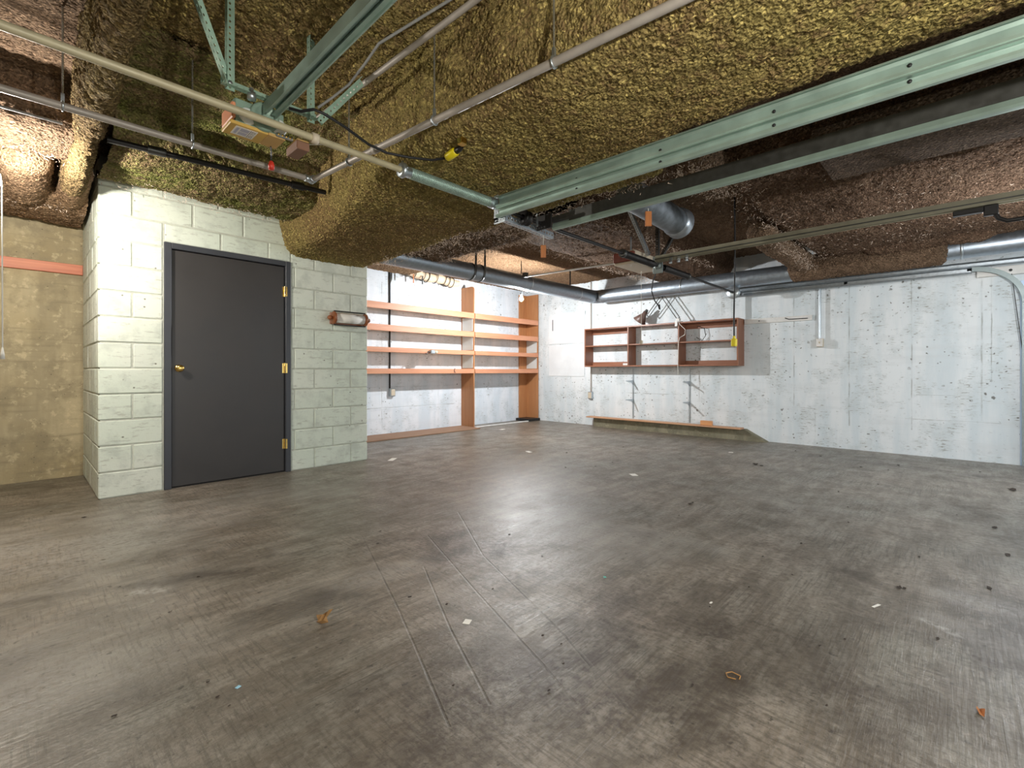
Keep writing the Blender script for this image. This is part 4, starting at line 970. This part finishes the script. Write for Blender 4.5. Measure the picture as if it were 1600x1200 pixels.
# hanging frame of the opener: slotted angles
t = thing('opener_hanger', 'frame of pale green slotted angles holding up the tan door opener', 'hanger', (.75, 2.25, 2.25))
j0 = (.60, 2.25, 2.215)
part('slotted_angle', MB().angle((.60, 2.25, 2.20), (.60, 2.25, 2.66), (1,0,0), (0,-1,0), .036), M['paint_green'], t)
part('slotted_angle', MB().angle((.595, 2.24, 2.21), (.39, 2.15, 2.64), (1,0,.3), (0,-1,0), .034), M['paint_green'], t)
part('slotted_angle', MB().angle((.585, 2.255, 2.215), (.99, 2.255, 2.215), (0,0,1), (0,-1,0), .030), M['paint_green'], t)
part('slotted_angle', MB().angle((.95, 2.26, 2.20), (.95, 2.26, 2.66), (1,0,0), (0,-1,0), .036), M['paint_green'], t)
part('slotted_angle', MB().angle((1.0, 2.27, 2.235), (1.20, 2.22, 2.50), (1,0,.3), (0,-1,0), .034), M['paint_green'], t)
part('bolt', MB().lathe((.615, 2.245, 2.225), (0,-1,0), [(0,.010),(.012,.010),(.012,0)], 6), M['galv'], t)
part('clamp_bolt', MB().lathe((.70, 2.24, 2.19), (0,0,1), [(0,0),(0,.018),(.03,.018),(.03,.008),(.05,.008)], 10), M['galv'], t)

# opener of the right door
t = thing('door_opener', 'beige and red-brown door opener behind the black springs', 'opener', (4.62, 2.55, 2.14))
part('bottom_cover', MB().box(4.42, 4.98, 2.44, 2.68, 2.135, 2.16, .006), M['beige'], t)
part('side_cover', MB().box(4.40, 4.44, 2.44, 2.68, 2.161, 2.26, .005), M['redbrown'], t)
part('body', MB().box(4.445, 4.97, 2.45, 2.67, 2.161, 2.28, .005), M['beige'], t)
for x in (4.55, 4.87): part('hanger_strap', MB().box(x-.015, x+.015, 2.55, 2.554, 2.27, 2.46), M['galv'], t)
hx = at(1003, 530, 'x', 5.0)
q = at(1002, 424, 'y', 2.6)
t = thing('pull_cord', 'thin white pull cord with a small block hanging in front of the wall cabinet', 'cord', (q[0], q[1], 1.4))
zb = at(1002, 535, 'y', 2.6)[2]
part('cord', MB().tube([(q[0], q[1], 2.135), (q[0], q[1], zb+.02)], .0028, 6), M['whitecord'], t)
part('cord_block', MB().box(q[0]-.015, q[0]+.015, q[1]-.015, q[1]+.015, zb-.022, zb+.022, .004), M['beige'], t)
pts = [at(1027, 420, 'y', 2.30), at(1020, 440, 'y', 2.36), at(1018, 455, 'y', 2.36), at(1023, 470, 'y', 2.36), at(1030, 479, 'y', 2.36)]
t = thing('black_cable', 'black cable with a plug dangling beside the desk lamp', 'cable', pts[-1])
part('cable', MB().tube(pts, .0065, 8), M['rubber'], t)
p1 = Vector(pts[-1]); part('plug', MB().tube([tuple(p1-Vector((.01, .0, -.02))), tuple(p1+Vector((.012, 0, -.03)))], [.014, .009], 8), M['rubber'], t)

# drop cord with yellow connector
dcx, dcy = 4.62, 1.515
zt, zb = 2.42, at(1147, 530, 'y', dcy)[2]
dc0 = at(1148, 336, 'y', dcy); dc1 = at(1147, 527, 'y', dcy)
t = thing('drop_cord', 'black cord hanging from the dark ceiling with a yellow connector at its end', 'cord', (dc1[0], dcy, dc1[2]))
part('cord', MB().tube([(dc0[0], dcy, 2.64), (dc0[0]+.004, dcy, 2.0), (dc1[0]-.004, dcy, 1.5), (dc1[0], dcy, dc1[2]+.005)], .0075, 8), M['rubber'], t)
part('connector', MB().box(dc1[0]-.024, dc1[0]+.024, dcy-.022, dcy+.022, dc1[2]-.085, dc1[2]-.012, .006).tube([(dc1[0], dcy, dc1[2]-.013), (dc1[0], dcy, dc1[2]+.012)], .013, 10), M['yellow'], t, 'yellow connector')
part('prong_face', MB().box(dc1[0]-.02, dc1[0]+.02, dcy-.018, dcy+.018, dc1[2]-.088, dc1[2]-.0852), M['beige'], t)

# wooden tags
for px, py, y_, lbl in ((849, 393, 2.27, 'orange wooden tag hanging from the cross angle between the tracks'), (1013, 342, 1.42, 'orange wooden tag hanging under the track beside the duct stub')):
    q = at(px, py, 'y', y_)
    t = thing('wooden_tag', lbl, 'tag', q, 'wooden tags on strings')
    d = Vector((sY, -cY, 0))
    m = MB(); hw, hh = .020, .047
    m.box(-hw, hw, -.008, .008, -hh, hh, .002); A_ = math.atan2(-cY, sY); ca, sa = math.cos(A_), math.sin(A_)
    m.v = [(q[0]+ca*x-sa*y, q[1]+sa*x+ca*y, q[2]+z) for x, y, z in m.v]
    part('tag_block', m, M['tagwood'], t)
    part('string', MB().tube([(q[0], q[1], q[2]+hh), (q[0], q[1], 2.035)], .002, 5), M['whitecord'], t)

# ============================================================ SPRINKLER PIPES, CABLES
PZ = 2.172
PA, PB, PN = Vector(at(488, 281, 'z', PZ)), Vector(at(930, 66, 'z', PZ)), Vector(at(10, 140, 'z', PZ))
t = thing('sprinkler_pipe', 'grey pipe angled overhead from the corner above the opener to the top edge', 'pipe', tuple(PA))
part('pipe_run', MB().tube([tuple(PA), tuple(PA+(PB-PA)*1.8)], .0165, 12), M['pipe_grey'], t)
part('pipe_run', MB().tube([tuple(PA), tuple(PA+(PN-PA)*2.2)], .0165, 12), M['pipe_grey'], t)
part('corner_fitting', MB().lathe((PA.x-.045, PA.y, PA.z), (1,0,0), [(0,.017),(0,.021),(.03,.021),(.03,.017)], 12).lathe((PA.x, PA.y+.018, PA.z), (0,-1,0), [(0,0),(0,.022),(.045,.022),(.045,.017)], 12), M['galv'], t)
D_ = (PB-PA).normalized()
def hanger(P, T):
    P = Vector(P); B = Vector((T.y, -T.x, 0)).normalized()
    m = MB().tube([tuple(P+(B*math.cos(k)+Vector((0,0,1))*math.sin(k))*.020) for k in [2*math.pi*i/14 for i in range(15)]], .0045, 5)
    m.box(P.x-.006, P.x+.006, P.y-.006, P.y+.006, P.z+.02, P.z+.055)
    h_ = part('pipe_clamp', m, M['galv'], t)
    part('hanger_rod', MB().tube([(P.x, P.y, P.z+.05), (P.x, P.y, 2.66)], .0045, 6), M['chrome'], h_)
for px, py in ((673, 185), (548, 254), (866, 98)):
    q = Vector(at(px, py, 'z', PZ)); k = (q-PA).dot(D_); hanger(PA+D_*k, D_)
for px in (301, 98):
    q = at(px, 220 if px > 200 else 165, 'y', PA.y); hanger((q[0], PA.y+(PN.y-PA.y)*(q[0]-PA.x)/(PN.x-PA.x), PZ), Vector((1,0,0)))
part('coupling', MB().lathe(tuple(PA+D_*.62), tuple(D_), [(0,.017),(0,.021),(.04,.021),(.04,.017)], 12), M['pipe_grey'], t)
t = thing('drain_pipe', 'black pipe with a coupling under the greenish beam over the closet', 'pipe', (.9, 3.64, 2.38))
part('pipe_run', MB().tube([(.36, 3.68, 2.385), (1.62, 3.52, 2.375)], .018, 12), M['black'], t)
part('coupling', MB().tube([(.55, 3.655, 2.385), (.64, 3.645, 2.385)], .027, 12), M['darksteel'], t)
part('coupling', MB().tube([(1.38, 3.55, 2.377), (1.46, 3.54, 2.377)], .028, 12), M['black'], t)
solo('thin_conduit', MB().tube([(-1.2, 3.52, 2.345), (.16, 3.52, 2.345)], .007, 8), M['greywire'], 'thin pale conduit under the sprayed beam at the upper left', 'conduit')
q0, q1 = Vector(at(540, 152, 'z', 2.50)), Vector(at(655, 66, 'z', 2.50))
solo('ceiling_conduit', MB().tube([tuple(q0+(q0-q1)*.5), tuple(q1+(q1-q0)*1.2)], .014, 10), M['pipe_grey'], 'dusty grey conduit close under the gold ceiling bay', 'conduit')
q = [at(592, 68, 'z', 2.42), at(570, 100, 'z', 2.40), at(545, 132, 'z', 2.36), at(520, 152, 'z', 2.30), at(497, 168, 'z', 2.26)]
solo('grey_cable', MB().tube([(q[0][0]+.15, q[0][1]-.5, 2.5)]+q, .006, 8), M['greywire'], 'thin grey cable coming down from the ceiling to the slotted hanger', 'cable')
cp = [(452,169,2.20),(470,174,2.19),(490,171,2.19),(505,177,2.185),(540,199,2.165),(575,225,2.145),(605,239,2.135),(640,246,2.128),(675,250,2.128),(696,247,2.13)]
t = thing('opener_cable', 'dark power cable swinging from the opener to a yellow plug on the sprayed beam', 'cable', at(696,247,'z',2.13))
part('cable', MB().tube([at(x, y, 'z', z) for x, y, z in cp], .0068, 8), M['rubber'], t)
e0, e1 = Vector(at(699, 246, 'z', 2.125)), Vector(at(713, 236, 'z', 2.135)); d_ = (e1-e0).normalized()
part('yellow_plug', MB().lathe(tuple(e0), tuple(d_), [(0,0),(0,.020),(.006,.023),((e1-e0).length-.006,.023),((e1-e0).length,.019),((e1-e0).length,0)], 14), M['yellow'], t, 'yellow plug')
part('socket', MB().lathe(tuple(e1), tuple(d_), [(0,.0),(0,.017),(.03,.014),(.05,.008)], 12), M['black'], t)
q = at(722, 222, 'z', 2.14)
part('receptacle', MB().box(q[0]-.018, q[0]+.018, q[1]-.018, q[1]+.018, 2.125, 2.16, .004), M['brass'], t)
# conduit feeding the corner bulb
t = thing('lamp_conduit', 'thin conduit running from the corner bulb towards the black springs', 'conduit', (4.95, 3.7, 2.34))
q0, q1 = at(822, 432, 'y', 4.36), at(985, 408, 'y', 2.85)
part('conduit', MB().tube([q0, q1], .012, 8), M['white'], t)
part('conduit_box', MB().box(q0[0]-.05, q0[0]+.02, q0[1]-.03, q0[1]+.03, q0[2]-.02, q0[2]+.05, .006), M['darksteel'], t)

# ============================================================ BULBS
for nm, (x, y, z), st, col in BULBS:
    lbl = {'corner': 'bare glowing bulb hanging in the far corner by the shelves', 'left': 'bare glowing bulb with a pull string at the left edge',
           'right': 'bare glowing bulb over the right bay, near the doorway line',
           'near': 'bare glowing bulb in the left doorway, just behind the viewer'}[nm]
    t = thing('bare_bulb', lbl, 'bulb', (x, y, z), 'bare bulbs')  # the right and near bulbs are added fill lamps, out of view
    part('glass_bulb', MB().lathe((x, y, z-.032), (0,0,1), [(0,0),(.004,.012),(.012,.022),(.030,.029),(.044,.026),(.058,.017),(.072,.014)], 16), emit('glow_'+nm, col, st), t)
    part('socket', MB().lathe((x, y, z+.041), (0,0,1), [(0,.0145),(0,.019),(.05,.019),(.06,.008),(.06,0)], 14), M['whitecord'] if nm == 'left' else M['darksteel'], t)
    part('cord', MB().tube([(x, y, z+.10), (x, y, 2.66)], .006 if nm == 'corner' else .010, 8), M['whitecord'] if nm == 'left' else M['black'], t)
    if nm == 'left':
        part('pull_string', MB().tube([(x+.028, y, z+.06), (x+.034, y, z), (x+.036, y, 1.14)], .0035, 6), M['whitecord'], t)
        part('string_bell', MB().lathe((x+.036, y, 1.07), (0,0,1), [(0,0),(0,.011),(.03,.009),(.05,.006),(.07,.003)], 10), M['whitecord'], t)

# ============================================================ LITTER ON THE FLOOR
def leafy(px, py, size, seed, curl=.35):
    r = random.Random(seed); c = at(px, py, 'z', 0); m = MB(); n = 7
    a0 = r.uniform(0, 6.28); vs = [(c[0], c[1], .003)]
    for k in range(n):
        a = a0+2*math.pi*k/n; rr = size*r.uniform(.5, 1.0)
        vs.append((c[0]+rr*math.cos(a), c[1]+rr*.6*math.sin(a), .002+size*curl*r.uniform(0, 1)))
    top = vs+[(x, y, z+.0012) for x, y, z in vs]; k0 = n+1
    fs = [(0, 1+(k+1) % n, 1+k) for k in range(n)]+[(k0, k0+1+k, k0+1+(k+1) % n) for k in range(n)]
    fs += [(1+k, 1+(k+1) % n, k0+1+(k+1) % n, k0+1+k) for k in range(n)]
    return m.add(top, fs)
solo('dry_leaf', leafy(507, 971, .045, 3, 1.0), M['leaf'], 'curled brown dry leaf lying alone on the floor at left of centre', 'leaf')
solo('dry_leaf', leafy(502, 976, .030, 5, .9), M['leaf'], 'smaller curled brown leaf touching the big dry leaf', 'leaf')
def card(px, py, w, d, rot, mat, name, label, cat):
    c = at(px, py, 'z', 0); m = MB().box(-w/2, w/2, -d/2, d/2, .0006, .002); ca, sa = math.cos(rot), math.sin(rot)
    m.v = [(c[0]+ca*x-sa*y, c[1]+sa*x+ca*y, z) for x, y, z in m.v]
    return solo(name, m, mat, label, cat)
card(730, 972, .035, .028, .5, M['paper'], 'paper_scrap', 'white square paper scrap right of the dry leaf', 'paper')
card(990, 742, .09, .06, .9, M['paper'], 'paper_scrap', 'torn white paper scrap in the middle of the far floor', 'paper')
card(826, 706, .10, .045, 1.2, M['paper'], 'paper_scrap', 'thin white paper scrap in front of the right shelving bay', 'paper')
card(785, 671, .12, .06, .3, M['paper'], 'paper_scrap', 'pale paper scrap at the foot of the shelving', 'paper')
card(1142, 707, .06, .05, .3, M['paper'], 'paper_scrap', 'small white paper scrap in front of the concrete ledge', 'paper')
card(613, 718, .16, .06, .7, M['paper'], 'paper_scrap', 'dusty pale paper scrap near the closet corner', 'paper')
card(372, 1074, .014, .011, .4, M['blue'], 'blue_scrap', 'tiny pale blue scrap on the near floor at left', 'scrap')
card(945, 902, .016, .012, .8, M['teal'], 'teal_scrap', 'tiny teal scrap on the floor right of the glossy patch', 'scrap')
card(1369, 947, .05, .010, -.35, M['paper'], 'plastic_sliver', 'clear pale sliver on the floor at right', 'scrap')
card(1111, 942, .018, .008, 0, M['paper'], 'white_chip', 'tiny white chip on the right half of the floor', 'scrap')
solo('rusty_lump', leafy(1532, 1115, .022, 9, .8), M['rust'], 'small rusty brown lump at the lower right of the floor', 'lump')
q = at(1147, 1056, 'z', 0)
solo('wire_bit', MB().tube([(q[0]-.02, q[1]-.012, .004), (q[0]-.028, q[1]+.01, .004), (q[0]-.012, q[1]+.022, .005), (q[0]+.01, q[1]+.01, .004), (q[0]+.006, q[1]-.018, .004), (q[0]-.012, q[1]-.02, .004)], .0022, 6), M['leaf'], 'small bent loop of wire on the near floor right of centre', 'wire')
SCRAPS = [(1180,726,.07),(1190,728,.05),(1078,788,.04),(1082,786,.03),(1581,766,.08),(1575,868,.04),(1554,825,.035),(1405,919,.03),(1413,920,.02),(1546,920,.03),
    (1465,999,.02),(1436,871,.02),(1252,850,.02),(974,699,.03),(885,708,.035),(884,731,.03),(957,723,.025),(930,729,.025),(796,836,.02),(594,831,.02),
    (847,870,.015),(640,934,.02),(848,994,.012),(1109,949,.014),(1082,1072,.013),(858,1080,.012),(877,1007,.010),(880,1038,.010),(132,809,.03),(80,800,.015),
    (325,1067,.012),(340,1090,.012),(178,1120,.012),(358,1104,.008),(708,1072,.010),(1192,870,.015),(1170,918,.012),(1325,793,.02),(1310,769,.02),(1326,817,.018),
    (1404,727,.04),(1388,735,.03),(1372,757,.02),(1345,730,.04),(1532,738,.03),(1282,713,.03),(1243,705,.03),(1292,1104,.010),(1238,899,.012),(1495,805,.015),
    (1281,1010,.012),(1320,1000,.012),(698,945,.012),(770,921,.010),(1061,806,.012),(573,1078,.008),(266,957,.014),(310,902,.015),(186,918,.012),(590,850,.015)]
for i, (px, py, s_) in enumerate(SCRAPS):
    solo('leaf_scrap', leafy(px, py, s_*.68, 100+i, .25), M['scrap'], 'small dark scrap of dry leaf on the concrete floor', 'leaf scrap', 'leaf scraps scattered over the floor')
print('faces', sum(len(o.data.polygons) for o in S.objects if o.type == 'MESH'), 'objects', len(S.objects))
